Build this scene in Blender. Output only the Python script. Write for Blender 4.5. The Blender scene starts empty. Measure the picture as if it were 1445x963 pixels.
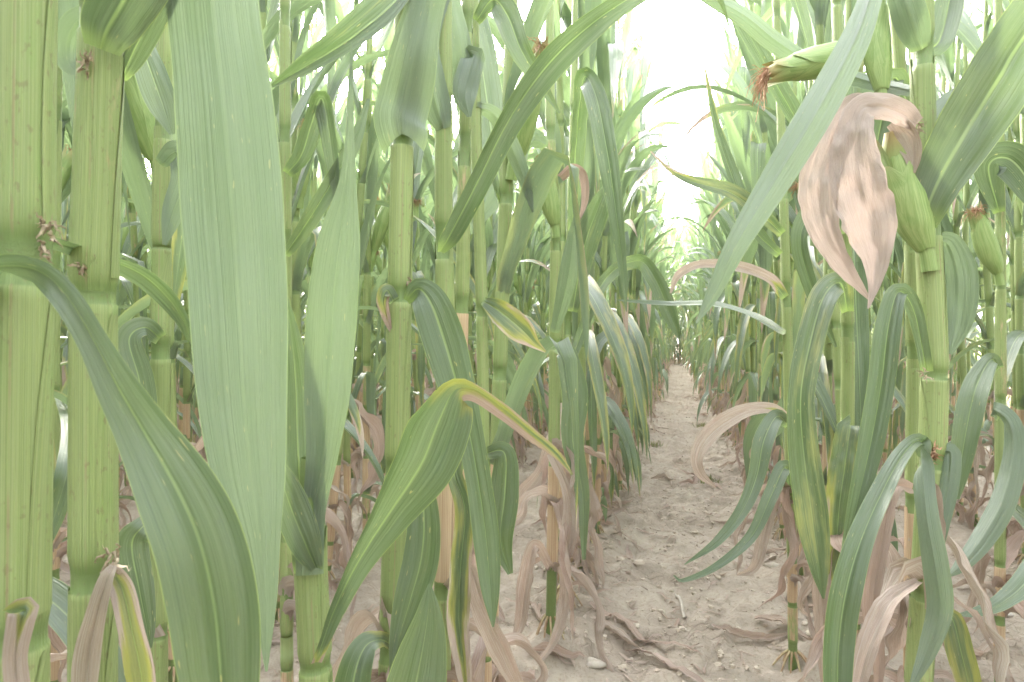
import bpy, math, random
import numpy as np
from mathutils import Vector, Matrix

# ------------------------------------------------------------------ camera, light, exposure
scn = bpy.context.scene
COL = scn.collection
F = 963.0; CX, CY = 722.5, 481.5
YAW, PITCH = math.radians(13.6), math.radians(0.25)
CAM = np.array([0.0, 0.0, 0.72])
cd = bpy.data.cameras.new("camera"); cam = bpy.data.objects.new("camera", cd); COL.objects.link(cam)
cam.location = CAM; cam.rotation_euler = (math.radians(90) + PITCH, 0, YAW)
cd.sensor_width = 36; cd.lens = 36 * F / 1445; cd.clip_start = 0.02; cd.clip_end = 600
cd.dof.use_dof = True; cd.dof.focus_distance = 0.9; cd.dof.aperture_fstop = 22.0
scn.camera = cam
R3 = np.array(cam.rotation_euler.to_matrix())
RT, UP, FW = R3[:, 0], R3[:, 1], -R3[:, 2]

SUN_EL, SUN_AZ = math.radians(32), math.radians(-42)      # azimuth measured from +Y (row direction) towards +X
world = bpy.data.worlds.new("World"); scn.world = world; world.use_nodes = True
wn, wl = world.node_tree.nodes, world.node_tree.links
wn.clear()
sky = wn.new("ShaderNodeTexSky"); sky.sky_type = 'NISHITA'; sky.sun_disc = False
sky.sun_elevation = SUN_EL; sky.sun_rotation = SUN_AZ
sky.air_density = 1.0; sky.dust_density = 3.5; sky.ozone_density = 1.0
hs = wn.new("ShaderNodeHueSaturation"); hs.inputs['Saturation'].default_value = 0.22; hs.inputs['Value'].default_value = 1.5
bg = wn.new("ShaderNodeBackground"); bg.inputs['Strength'].default_value = 0.15
wo = wn.new("ShaderNodeOutputWorld")
wl.new(sky.outputs[0], hs.inputs['Color']); wl.new(hs.outputs[0], bg.inputs[0]); wl.new(bg.outputs[0], wo.inputs[0])
sd = bpy.data.lights.new("sun", 'SUN'); sun = bpy.data.objects.new("sun", sd); COL.objects.link(sun)
sd.energy = 1.5; sd.angle = math.radians(10); sd.color = (1.0, 0.93, 0.80)
sdir = Vector((math.sin(SUN_AZ) * math.cos(SUN_EL), math.cos(SUN_AZ) * math.cos(SUN_EL), math.sin(SUN_EL)))
sun.rotation_euler = sdir.to_track_quat('Z', 'Y').to_euler()
vs = scn.view_settings
vs.view_transform = 'Standard'; vs.look = 'None'; vs.gamma = 1.0; vs.use_curve_mapping = False
vs.exposure = 3.82
scn.render.engine = 'CYCLES'
cy = scn.cycles
cy.max_bounces = 12; cy.diffuse_bounces = 8; cy.glossy_bounces = 3; cy.transmission_bounces = 8
cy.use_denoising = True; cy.sample_clamp_indirect = 8.0

rng = np.random.default_rng(11)
random.seed(11)

# ------------------------------------------------------------------ helpers
def P(px, py, Z):
    """photo pixel at depth Z (metres in front of the camera) -> world point"""
    return CAM + RT * ((px - CX) / F * Z) + UP * ((CY - py) / F * Z) + FW * Z

def nrm(v):
    return v / np.maximum(np.linalg.norm(v, axis=-1, keepdims=True), 1e-9)

def hash2(ix, iy, seed):
    h = (ix.astype(np.int64) * 374761393 + iy.astype(np.int64) * 668265263 + seed * 1274126177) & 0xFFFFFFFF
    h = ((h ^ (h >> 13)) * 1274126177) & 0xFFFFFFFF
    return ((h ^ (h >> 16)) & 0xFFFF) / 65535.0

def vnoise(x, y, seed=0):
    x = np.asarray(x, float); y = np.asarray(y, float)
    ix, iy = np.floor(x), np.floor(y); fx, fy = x - ix, y - iy
    fx = fx * fx * (3 - 2 * fx); fy = fy * fy * (3 - 2 * fy)
    a, b = hash2(ix, iy, seed), hash2(ix + 1, iy, seed)
    c, d = hash2(ix, iy + 1, seed), hash2(ix + 1, iy + 1, seed)
    return (a * (1 - fx) + b * fx) * (1 - fy) + (c * (1 - fx) + d * fx) * fy - 0.5

ROW_L, ROW_GAP, ROW_R = -0.308, 0.70, 0.396
def ground_h(x, y):
    x = np.asarray(x, float); y = np.asarray(y, float)
    r = np.abs(((x - ROW_L) / ROW_GAP + 0.5) % 1.0 - 0.5) * ROW_GAP       # distance to the nearest row
    h = 0.022 * np.exp(-(r / 0.12) ** 2)
    h = h + 0.045 * vnoise(x * 1.1, y * 0.9, 1) + 0.030 * vnoise(x * 3.3, y * 3.1, 2)
    fade = np.clip((30 - y) / 10, 0, 1)
    h = h + fade * (0.030 * vnoise(x * 9, y * 9, 3) + 0.024 * np.abs(vnoise(x * 19, y * 19, 4)) * 1.6
                    + 0.010 * vnoise(x * 43, y * 43, 5) + 0.006 * vnoise(x * 90, y * 90, 6))
    # dried trough-and-lump texture of trodden clay
    v = vnoise(x * 14 + 3 * vnoise(x * 5, y * 5, 8), y * 14, 7)
    return h + fade * 0.014 * np.clip(v, 0.0, 0.25) / 0.25 - 0.012

def catmull(ctrl, n):
    """ctrl (k,m) -> (n,m) smooth resample, uniform in chord length of the first three columns"""
    c = np.asarray(ctrl, float)
    if len(c) == 2:
        t = np.linspace(0, 1, n)[:, None]; return c[0] * (1 - t) + c[1] * t
    p = np.vstack([2 * c[0] - c[1], c, 2 * c[-1] - c[-2]])
    out = []
    for i in range(1, len(p) - 2):
        for t in np.linspace(0, 1, 16, endpoint=False):
            a, b, d, e = p[i - 1], p[i], p[i + 1], p[i + 2]
            out.append(0.5 * ((2 * b) + (-a + d) * t + (2 * a - 5 * b + 4 * d - e) * t * t + (-a + 3 * b - 3 * d + e) * t ** 3))
    out.append(c[-1]); out = np.array(out)
    L = np.concatenate([[0], np.cumsum(np.linalg.norm(np.diff(out[:, :3], axis=0), axis=1))])
    s = np.linspace(0, L[-1], n)
    return np.stack([np.interp(s, L, out[:, k]) for k in range(out.shape[1])], axis=1)

def join(parts):
    """parts: list of (V, F4, UV, C) with quads; -> one"""
    V, Q, U, Cc, off = [], [], [], [], 0
    for v, q, u, c in parts:
        V.append(v); Q.append(q + off); U.append(u); Cc.append(c); off += len(v)
    return np.vstack(V), np.vstack(Q), np.vstack(U), np.vstack(Cc)

def to_mesh(name, geo, mat, smooth=True):
    V, Q, U, Cc = geo
    me = bpy.data.meshes.new(name)
    nq = len(Q)
    me.vertices.add(len(V)); me.vertices.foreach_set("co", V.astype(np.float32).ravel())
    me.loops.add(nq * 4); me.loops.foreach_set("vertex_index", Q.astype(np.int32).ravel())
    me.polygons.add(nq)
    me.polygons.foreach_set("loop_start", np.arange(0, nq * 4, 4, dtype=np.int32))
    try: me.polygons.foreach_set("loop_total", np.full(nq, 4, dtype=np.int32))
    except Exception: pass
    me.polygons.foreach_set("use_smooth", np.full(nq, smooth, dtype=bool))
    me.update(calc_edges=True)
    uvl = me.uv_layers.new(name="UVMap")
    uvl.data.foreach_set("uv", U[Q.ravel()].astype(np.float32).ravel())
    ca = me.color_attributes.new(name="cond", type='FLOAT_COLOR', domain='POINT')
    ca.data.foreach_set("color", Cc.astype(np.float32).ravel())
    me.materials.append(mat)
    return me

def add(name, me, parent=None):
    o = bpy.data.objects.new(name, me); COL.objects.link(o)
    if parent is not None: o.parent = parent
    return o

def tag(o, label, cat, group=None, kind=None):
    o['label'] = label
    o['category'] = cat
    if group: o['group'] = group
    if kind: o['kind'] = kind
    return o

# ------------------------------------------------------------------ materials
def new_mat(name):
    m = bpy.data.materials.new(name); m.use_nodes = True
    nt = m.node_tree; nt.nodes.clear(); return m, nt

class N:
    def __init__(self, nt): self.nt = nt
    def n(self, t, **kw):
        x = self.nt.nodes.new(t)
        for k, v in kw.items(): setattr(x, k, v)
        return x
    def link(self, a, b): self.nt.links.new(a, b)
    def put(self, sock, v):
        if isinstance(v, bpy.types.NodeSocket): self.link(v, sock)
        else: sock.default_value = v
    def math(self, op, a, b=None, clamp=False):
        x = self.n("ShaderNodeMath", operation=op, use_clamp=clamp); self.put(x.inputs[0], a)
        if b is not None: self.put(x.inputs[1], b)
        return x.outputs[0]
    def sstep(self, v, lo, hi):
        x = self.n("ShaderNodeMapRange", interpolation_type='SMOOTHSTEP'); self.put(x.inputs[0], v)
        x.inputs[1].default_value = lo; x.inputs[2].default_value = hi; return x.outputs[0]
    def mix(self, f, a, b, blend='MIX'):
        x = self.n("ShaderNodeMix", data_type='RGBA', blend_type=blend); self.put(x.inputs[0], f)
        self.put(x.inputs[6], a if isinstance(a, bpy.types.NodeSocket) else (*a, 1))
        self.put(x.inputs[7], b if isinstance(b, bpy.types.NodeSocket) else (*b, 1)); return x.outputs[2]
    def comb(self, x, y, z):
        c = self.n("ShaderNodeCombineXYZ"); self.put(c.inputs[0], x); self.put(c.inputs[1], y); self.put(c.inputs[2], z); return c.outputs[0]
    def noise(self, vec, scale, detail=2.0, rough=0.5, dist=0.0):
        x = self.n("ShaderNodeTexNoise"); self.put(x.inputs['Vector'], vec); x.inputs['Scale'].default_value = scale
        x.inputs['Detail'].default_value = detail; x.inputs['Roughness'].default_value = rough; x.inputs['Distortion'].default_value = dist
        return x.outputs[0]

def leaf_material():
    m, nt = new_mat("maize_leaf"); g = N(nt)
    uv = g.n("ShaderNodeUVMap", uv_map="UVMap"); s = g.n("ShaderNodeSeparateXYZ"); g.link(uv.outputs[0], s.inputs[0])
    u, vm = s.outputs[0], s.outputs[1]
    at = g.n("ShaderNodeAttribute", attribute_name="cond"); sc = g.n("ShaderNodeSeparateColor"); g.link(at.outputs['Color'], sc.inputs[0])
    dry, yel, rnd0 = sc.outputs[0], sc.outputs[1], sc.outputs[2]; v = at.outputs['Alpha']
    oi = g.n("ShaderNodeObjectInfo")
    rnd = g.math('FRACT', g.math('ADD', rnd0, oi.outputs['Random']))
    r50 = g.math('MULTIPLY', rnd, 57.0)
    geo = g.n("ShaderNodeNewGeometry")
    bf0 = geo.outputs['Backfacing']
    au = g.math('ABSOLUTE', g.math('SUBTRACT', u, 0.5))                 # 0 at the rib, 0.5 at the margin
    veins = g.noise(g.comb(g.math('MULTIPLY', u, 34.0), g.math('MULTIPLY', vm, 2.2), r50), 1.0, 3.0, 0.65)
    fine = g.noise(g.comb(g.math('MULTIPLY', u, 120.0), g.math('MULTIPLY', vm, 3.0), r50), 1.0, 1.0)
    broad = g.noise(g.comb(g.math('MULTIPLY', u, 2.5), g.math('MULTIPLY', vm, 9.0), r50), 1.0, 3.0, 0.6)
    fleck = g.noise(g.comb(g.math('MULTIPLY', u, 22.0), g.math('MULTIPLY', vm, 75.0), r50), 1.0, 1.0)
    green = g.mix(rnd, (0.060, 0.094, 0.044), (0.116, 0.156, 0.072))
    green = g.mix(g.sstep(broad, 0.35, 0.7), green, (0.100, 0.136, 0.100))
    green = g.mix(g.math('MULTIPLY', g.sstep(veins, 0.40, 0.66), 0.5), green, (0.152, 0.186, 0.132))
    green = g.mix(g.math('MULTIPLY', g.sstep(fine, 0.35, 0.65), 0.35), green, (0.19, 0.23, 0.165))
    patch = g.noise(g.comb(g.math('MULTIPLY', u, 3.5), g.math('MULTIPLY', vm, 5.0), g.math('ADD', r50, 9.0)), 1.0, 4.0, 0.6)
    green = g.mix(g.math('MULTIPLY', g.sstep(patch, 0.46, 0.66), 0.55), green, (0.060, 0.102, 0.036))
    # yellowing
    ym = g.sstep(g.math('ADD', g.math('ADD', yel, g.math('MULTIPLY', g.math('SUBTRACT', broad, 0.5), 1.3)), g.math('MULTIPLY', g.math('SUBTRACT', veins, 0.5), 0.5)), 0.38, 0.72)
    col = g.mix(g.math('MULTIPLY', ym, 0.5), green, (0.34, 0.32, 0.12))
    # rib and margin
    ribw = g.math('MULTIPLY', g.math('SUBTRACT', 1.08, v), 0.044)
    rib = g.math('MULTIPLY', g.math('SUBTRACT', 1.0, g.math('DIVIDE', au, g.math('ADD', ribw, 0.004), ), clamp=True), 1.5, clamp=True)
    ribc = g.math('MULTIPLY', rib, g.math('SUBTRACT', 1.0, g.math('MULTIPLY', v, 0.55)))
    col = g.mix(g.math('MULTIPLY', ribc, g.math('SUBTRACT', 0.72, g.math('MULTIPLY', bf0, 0.5))), col, (0.30, 0.37, 0.20))
    col = g.mix(g.math('MULTIPLY', g.sstep(au, 0.482, 0.497), 0.6), col, (0.34, 0.40, 0.15))
    # base of the blade is pale
    col = g.mix(g.math('MULTIPLY', g.sstep(v, 0.05, 0.0), 0.7), col, (0.30, 0.38, 0.16))
    # flecks and rust lesions
    fm = g.math('MULTIPLY', g.sstep(fleck, 0.72, 0.78), 0.7)
    col = g.mix(fm, col, (0.42, 0.36, 0.20))
    # dry
    dn = g.math('ADD', dry, g.math('ADD', g.math('MULTIPLY', g.math('SUBTRACT', broad, 0.5), 1.0), g.math('MULTIPLY', g.math('SUBTRACT', au, 0.25), 0.9)))
    dm = g.sstep(dn, 0.42, 0.60)
    gate = g.sstep(dry, 0.02, 0.10)
    dm = g.math('MULTIPLY', dm, gate)
    halo = g.math('MULTIPLY', g.math('MULTIPLY', g.sstep(dn, 0.18, 0.45), gate), 0.7)
    col = g.mix(halo, col, (0.33, 0.30, 0.08))
    tan = g.mix(g.math('FRACT', g.math('MULTIPLY', rnd, 7.0)), (0.43, 0.355, 0.31), (0.53, 0.48, 0.425))
    tan = g.mix(g.math('MULTIPLY', g.sstep(veins, 0.35, 0.7), 0.6), tan, (0.38, 0.28, 0.24))
    tan = g.mix(g.math('MULTIPLY', g.sstep(broad, 0.5, 0.75), 0.6), tan, (0.42, 0.31, 0.27))
    tan = g.mix(g.math('MULTIPLY', rib, 0.5), tan, (0.60, 0.52, 0.43))
    bl2 = g.noise(g.comb(g.math('MULTIPLY', u, 7.0), g.math('MULTIPLY', vm, 26.0), r50), 1.0, 4.0, 0.7)
    tan = g.mix(g.math('MULTIPLY', g.sstep(bl2, 0.45, 0.62), 0.35), tan, (0.56, 0.505, 0.45))
    tan = g.mix(g.math('MULTIPLY', g.sstep(bl2, 0.42, 0.30), 0.28), tan, (0.27, 0.175, 0.135))
    tan = g.mix(g.math('MULTIPLY', g.sstep(g.math('FRACT', g.math('MULTIPLY', rnd, 3.7)), 0.4, 0.8), 0.45), tan, (0.47, 0.40, 0.38))
    tan = g.mix(g.math('MULTIPLY', g.sstep(g.math('FRACT', g.math('MULTIPLY', rnd, 11.3)), 0.45, 0.9), 0.35), tan, (0.37, 0.245, 0.205))
    tan = g.mix(g.math('MULTIPLY', g.sstep(fine, 0.42, 0.62), 0.6), tan, (0.33, 0.24, 0.19))
    tan = g.mix(g.math('MULTIPLY', yel, g.math('SUBTRACT', 1.0, g.math('MULTIPLY', fine, 0.5))), tan, (0.50, 0.425, 0.405))
    col = g.mix(dm, col, tan)
    # the lower face is paler and greyer
    bf = geo.outputs['Backfacing']
    col = g.mix(g.math('MULTIPLY', bf, g.math('SUBTRACT', 0.55, g.math('MULTIPLY', dm, 0.45))), col, (0.175, 0.218, 0.180))
    pleat = g.noise(g.comb(g.math('MULTIPLY', u, 9.0), g.math('MULTIPLY', vm, 2.0), r50), 1.0, 2.0)
    bsum = g.math('ADD', g.math('ADD', g.math('MULTIPLY', veins, 1.0), g.math('MULTIPLY', fine, 0.45)), g.math('ADD', g.math('MULTIPLY', pleat, 2.2), g.math('MULTIPLY', g.math('MULTIPLY', dm, bl2), 3.5)))
    bmp = g.n("ShaderNodeBump"); bmp.inputs['Strength'].default_value = 0.5; bmp.inputs['Distance'].default_value = 0.0026
    g.link(bsum, bmp.inputs['Height'])
    pb = g.n("ShaderNodeBsdfPrincipled"); g.link(col, pb.inputs['Base Color']); g.link(bmp.outputs[0], pb.inputs['Normal'])
    rough = g.math('ADD', g.math('ADD', g.math('ADD', 0.27, g.math('MULTIPLY', broad, 0.16)), g.math('MULTIPLY', bf, 0.06)), g.math('MULTIPLY', dm, 0.35))
    g.link(rough, pb.inputs['Roughness'])
    spec = g.math('SUBTRACT', 1.0, g.math('MULTIPLY', dm, 0.85)); g.link(spec, pb.inputs['Specular IOR Level'])
    tr = g.n("ShaderNodeBsdfTranslucent")
    tcol = g.mix(1.0, g.mix(dm, (1.42, 1.60, 0.92), (1.08, 0.98, 0.90)), col, 'MULTIPLY'); g.link(tcol, tr.inputs[0]); g.link(bmp.outputs[0], tr.inputs['Normal'])
    mx = g.n("ShaderNodeMixShader"); mx.inputs[0].default_value = 0.32
    g.link(pb.outputs[0], mx.inputs[1]); g.link(tr.outputs[0], mx.inputs[2])
    out = g.n("ShaderNodeOutputMaterial"); g.link(mx.outputs[0], out.inputs[0])
    return m

def stalk_material():
    m, nt = new_mat("maize_stalk"); g = N(nt)
    uv = g.n("ShaderNodeUVMap", uv_map="UVMap"); s = g.n("ShaderNodeSeparateXYZ"); g.link(uv.outputs[0], s.inputs[0])
    u, vm = s.outputs[0], s.outputs[1]
    at = g.n("ShaderNodeAttribute", attribute_name="cond"); sc = g.n("ShaderNodeSeparateColor"); g.link(at.outputs['Color'], sc.inputs[0])
    dry, bare, rnd0 = sc.outputs[0], sc.outputs[1], sc.outputs[2]; band = at.outputs['Alpha']
    oi = g.n("ShaderNodeObjectInfo"); rnd = g.math('FRACT', g.math('ADD', rnd0, oi.outputs['Random'])); r50 = g.math('MULTIPLY', rnd, 41.0)
    lines = g.noise(g.comb(g.math('MULTIPLY', u, 70.0), g.math('MULTIPLY', vm, 1.5), r50), 1.0, 3.0, 0.7)
    lines2 = g.noise(g.comb(g.math('MULTIPLY', u, 190.0), g.math('MULTIPLY', vm, 2.5), r50), 1.0, 1.0)
    blotch = g.noise(g.comb(g.math('MULTIPLY', u, 5.0), g.math('MULTIPLY', vm, 14.0), r50), 1.0, 4.0, 0.65)
    spot = g.noise(g.comb(g.math('MULTIPLY', u, 26.0), g.math('MULTIPLY', vm, 160.0), r50), 1.0, 2.0)
    sheath = g.mix(rnd, (0.310, 0.362, 0.150), (0.275, 0.332, 0.138))
    sheath = g.mix(g.math('MULTIPLY', g.sstep(lines, 0.42, 0.62), 0.6), sheath, (0.31, 0.355, 0.18))
    sheath = g.mix(g.math('MULTIPLY', g.sstep(lines2, 0.42, 0.6), 0.6), sheath, (0.18, 0.245, 0.085))
    sheath = g.mix(g.math('MULTIPLY', g.sstep(blotch, 0.5, 0.75), 0.45), sheath, (0.20, 0.32, 0.09))
    inter = g.mix(g.sstep(blotch, 0.4, 0.7), (0.165, 0.23, 0.085), (0.205, 0.27, 0.105))
    col = g.mix(bare, sheath, inter)
    col = g.mix(g.math('MULTIPLY', band, 0.8), col, (0.15, 0.215, 0.07))
    sp = g.math('MULTIPLY', g.sstep(spot, 0.60, 0.70), g.sstep(blotch, 0.42, 0.55))
    col = g.mix(g.math('MULTIPLY', sp, 0.4), col, (0.17, 0.11, 0.07))
    seam = g.math('MULTIPLY', g.sstep(g.math('ABSOLUTE', g.math('SUBTRACT', u, 0.56)), 0.012, 0.003), g.math('SUBTRACT', 1.0, bare))
    col = g.mix(g.math('MULTIPLY', seam, g.math('MULTIPLY', g.sstep(blotch, 0.4, 0.6), 0.55)), col, (0.30, 0.21, 0.14))
    dn = g.math('ADD', dry, g.math('MULTIPLY', g.math('SUBTRACT', blotch, 0.5), 0.9)); dm = g.math('MULTIPLY', g.sstep(dn, 0.40, 0.56), g.sstep(dry, 0.02, 0.1))
    tan = g.mix(g.sstep(lines, 0.4, 0.65), (0.55, 0.42, 0.28), (0.42, 0.27, 0.18))
    col = g.mix(dm, col, tan)
    bmp = g.n("ShaderNodeBump"); bmp.inputs['Strength'].default_value = 0.7; bmp.inputs['Distance'].default_value = 0.0014
    g.link(g.math('ADD', lines, g.math('MULTIPLY', lines2, 0.4)), bmp.inputs['Height'])
    pb = g.n("ShaderNodeBsdfPrincipled"); g.link(col, pb.inputs['Base Color']); g.link(bmp.outputs[0], pb.inputs['Normal'])
    g.link(g.math('ADD', 0.42, g.math('MULTIPLY', dm, 0.3)), pb.inputs['Roughness'])
    pb.inputs['Specular IOR Level'].default_value = 0.4
    pb.inputs['Subsurface Weight'].default_value = 0.0
    out = g.n("ShaderNodeOutputMaterial"); g.link(pb.outputs[0], out.inputs[0])
    return m

def husk_material():
    m, nt = new_mat("maize_husk"); g = N(nt)
    uv = g.n("ShaderNodeUVMap", uv_map="UVMap"); s = g.n("ShaderNodeSeparateXYZ"); g.link(uv.outputs[0], s.inputs[0])
    u, v = s.outputs[0], s.outputs[1]
    oi = g.n("ShaderNodeObjectInfo"); rnd = oi.outputs['Random']
    lines = g.noise(g.comb(g.math('MULTIPLY', u, 80.0), g.math('MULTIPLY', v, 2.0), g.math('MULTIPLY', rnd, 30)), 1.0, 3.0, 0.7)
    bl = g.noise(g.comb(g.math('MULTIPLY', u, 6.0), g.math('MULTIPLY', v, 4.0), g.math('MULTIPLY', rnd, 30)), 1.0, 3.0)
    col = g.mix(g.sstep(lines, 0.38, 0.64), (0.22, 0.31, 0.105), (0.31, 0.39, 0.16))
    col = g.mix(g.math('MULTIPLY', g.sstep(bl, 0.5, 0.7), 0.5), col, (0.15, 0.26, 0.07))
    col = g.mix(g.math('MULTIPLY', g.sstep(v, 0.82, 1.0), 0.7), col, (0.45, 0.30, 0.17))
    bmp = g.n("ShaderNodeBump"); bmp.inputs['Strength'].default_value = 0.5; bmp.inputs['Distance'].default_value = 0.0015
    g.link(lines, bmp.inputs['Height'])
    pb = g.n("ShaderNodeBsdfPrincipled"); g.link(col, pb.inputs['Base Color']); g.link(bmp.outputs[0], pb.inputs['Normal'])
    pb.inputs['Roughness'].default_value = 0.5
    out = g.n("ShaderNodeOutputMaterial"); g.link(pb.outputs[0], out.inputs[0])
    return m

def plain_material(name, c1, c2, scale=60.0, rough=0.8, bump=0.3, dist=0.002):
    m, nt = new_mat(name); g = N(nt)
    tc = g.n("ShaderNodeTexCoord")
    n = g.noise(tc.outputs['Object'], scale, 4.0, 0.6)
    col = g.mix(g.sstep(n, 0.35, 0.65), c1, c2)
    bmp = g.n("ShaderNodeBump"); bmp.inputs['Strength'].default_value = bump; bmp.inputs['Distance'].default_value = dist
    g.link(n, bmp.inputs['Height'])
    pb = g.n("ShaderNodeBsdfPrincipled"); g.link(col, pb.inputs['Base Color']); g.link(bmp.outputs[0], pb.inputs['Normal'])
    pb.inputs['Roughness'].default_value = rough; pb.inputs['Specular IOR Level'].default_value = 0.2
    out = g.n("ShaderNodeOutputMaterial"); g.link(pb.outputs[0], out.inputs[0])
    return m

def soil_material():
    m, nt = new_mat("dry_clay_soil"); g = N(nt)
    geo = g.n("ShaderNodeNewGeometry"); p = geo.outputs['Position']
    big = g.noise(p, 2.2, 3.0, 0.55); mid = g.noise(p, 14.0, 5.0, 0.65); fine = g.noise(p, 95.0, 6.0, 0.75); grit = g.noise(p, 420.0, 2.0, 0.7)
    col = g.mix(g.sstep(big, 0.35, 0.65), (0.375, 0.322, 0.270), (0.310, 0.258, 0.213))
    col = g.mix(g.math('MULTIPLY', g.sstep(mid, 0.45, 0.7), 0.7), col, (0.45, 0.390, 0.325))
    col = g.mix(g.math('MULTIPLY', g.sstep(fine, 0.50, 0.64), 0.65), col, (0.27, 0.210, 0.168))
    col = g.mix(g.math('MULTIPLY', g.sstep(grit, 0.60, 0.70), 0.4), col, (0.47, 0.40, 0.33))
    vo = g.n("ShaderNodeTexVoronoi", feature='DISTANCE_TO_EDGE'); vo.inputs['Scale'].default_value = 17.0
    wp = g.n("ShaderNodeVectorMath", operation='ADD'); g.link(p, wp.inputs[0])
    ns = g.n("ShaderNodeTexNoise"); g.link(p, ns.inputs['Vector']); ns.inputs['Scale'].default_value = 9.0; ns.inputs['Detail'].default_value = 4
    vsn = g.n("ShaderNodeVectorMath", operation='SCALE'); g.link(ns.outputs[1], vsn.inputs[0]); vsn.inputs['Scale'].default_value = 0.12
    g.link(vsn.outputs[0], wp.inputs[1]); g.link(wp.outputs[0], vo.inputs['Vector'])
    crack = g.math('MULTIPLY', g.sstep(vo.outputs[0], 0.05, 0.0), g.sstep(big, 0.45, 0.6))
    col = g.mix(g.math('MULTIPLY', crack, 0.3), col, (0.20, 0.145, 0.11))
    # the headland beside the field is dry grass
    sx = g.n("ShaderNodeSeparateXYZ"); g.link(p, sx.inputs[0])
    side = g.math('ADD', sx.outputs[0], g.math('MULTIPLY', g.math('SUBTRACT', big, 0.5), 1.2))
    col = g.mix(g.sstep(side, 3.1, 3.7), col, g.mix(g.sstep(mid, 0.4, 0.6), (0.30, 0.29, 0.12), (0.40, 0.34, 0.19)))
    hsum = g.math('ADD', g.math('ADD', g.math('MULTIPLY', mid, 0.9), g.math('MULTIPLY', fine, 0.5)), g.math('SUBTRACT', g.math('MULTIPLY', grit, 0.12), g.math('MULTIPLY', crack, 0.22)))
    bmp = g.n("ShaderNodeBump"); bmp.inputs['Strength'].default_value = 0.9; bmp.inputs['Distance'].default_value = 0.016
    g.link(hsum, bmp.inputs['Height'])
    pb = g.n("ShaderNodeBsdfPrincipled"); g.link(col, pb.inputs['Base Color']); g.link(bmp.outputs[0], pb.inputs['Normal'])
    pb.inputs['Roughness'].default_value = 0.95; pb.inputs['Specular IOR Level'].default_value = 0.15
    out = g.n("ShaderNodeOutputMaterial"); g.link(pb.outputs[0], out.inputs[0])
    return m

M_LEAF, M_STALK, M_HUSK, M_SOIL = leaf_material(), stalk_material(), husk_material(), soil_material()
M_SILK = plain_material("maize_silk", (0.30, 0.15, 0.09), (0.50, 0.33, 0.22), 90)
M_TASSEL = plain_material("maize_tassel", (0.42, 0.36, 0.18), (0.52, 0.42, 0.27), 90)
M_ROOT = plain_material("brace_root", (0.36, 0.24, 0.16), (0.42, 0.36, 0.22), 50)
M_SHRED = plain_material("ligule_shreds", (0.44, 0.36, 0.27), (0.30, 0.22, 0.16), 120)
M_STONE = plain_material("field_stone", (0.34, 0.30, 0.255), (0.44, 0.395, 0.345), 40, 0.9, 0.5, 0.006)
M_CLOD = plain_material("soil_clod", (0.37, 0.305, 0.25), (0.45, 0.39, 0.325), 35, 0.95, 0.8, 0.008)
M_GRASS = plain_material("grass", (0.10, 0.17, 0.04), (0.28, 0.27, 0.10), 9)

# ------------------------------------------------------------------ plant geometry
US = {4: np.array([-1, 0, 1.0]), 5: np.array([-1, -.5, 0, .5, 1]),
      9: np.array([-1, -.74, -.42, -.1, 0, .1, .42, .74, 1]),
      13: np.array([-1, -.86, -.68, -.48, -.27, -.09, 0, .09, .27, .48, .68, .86, 1])}

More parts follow.
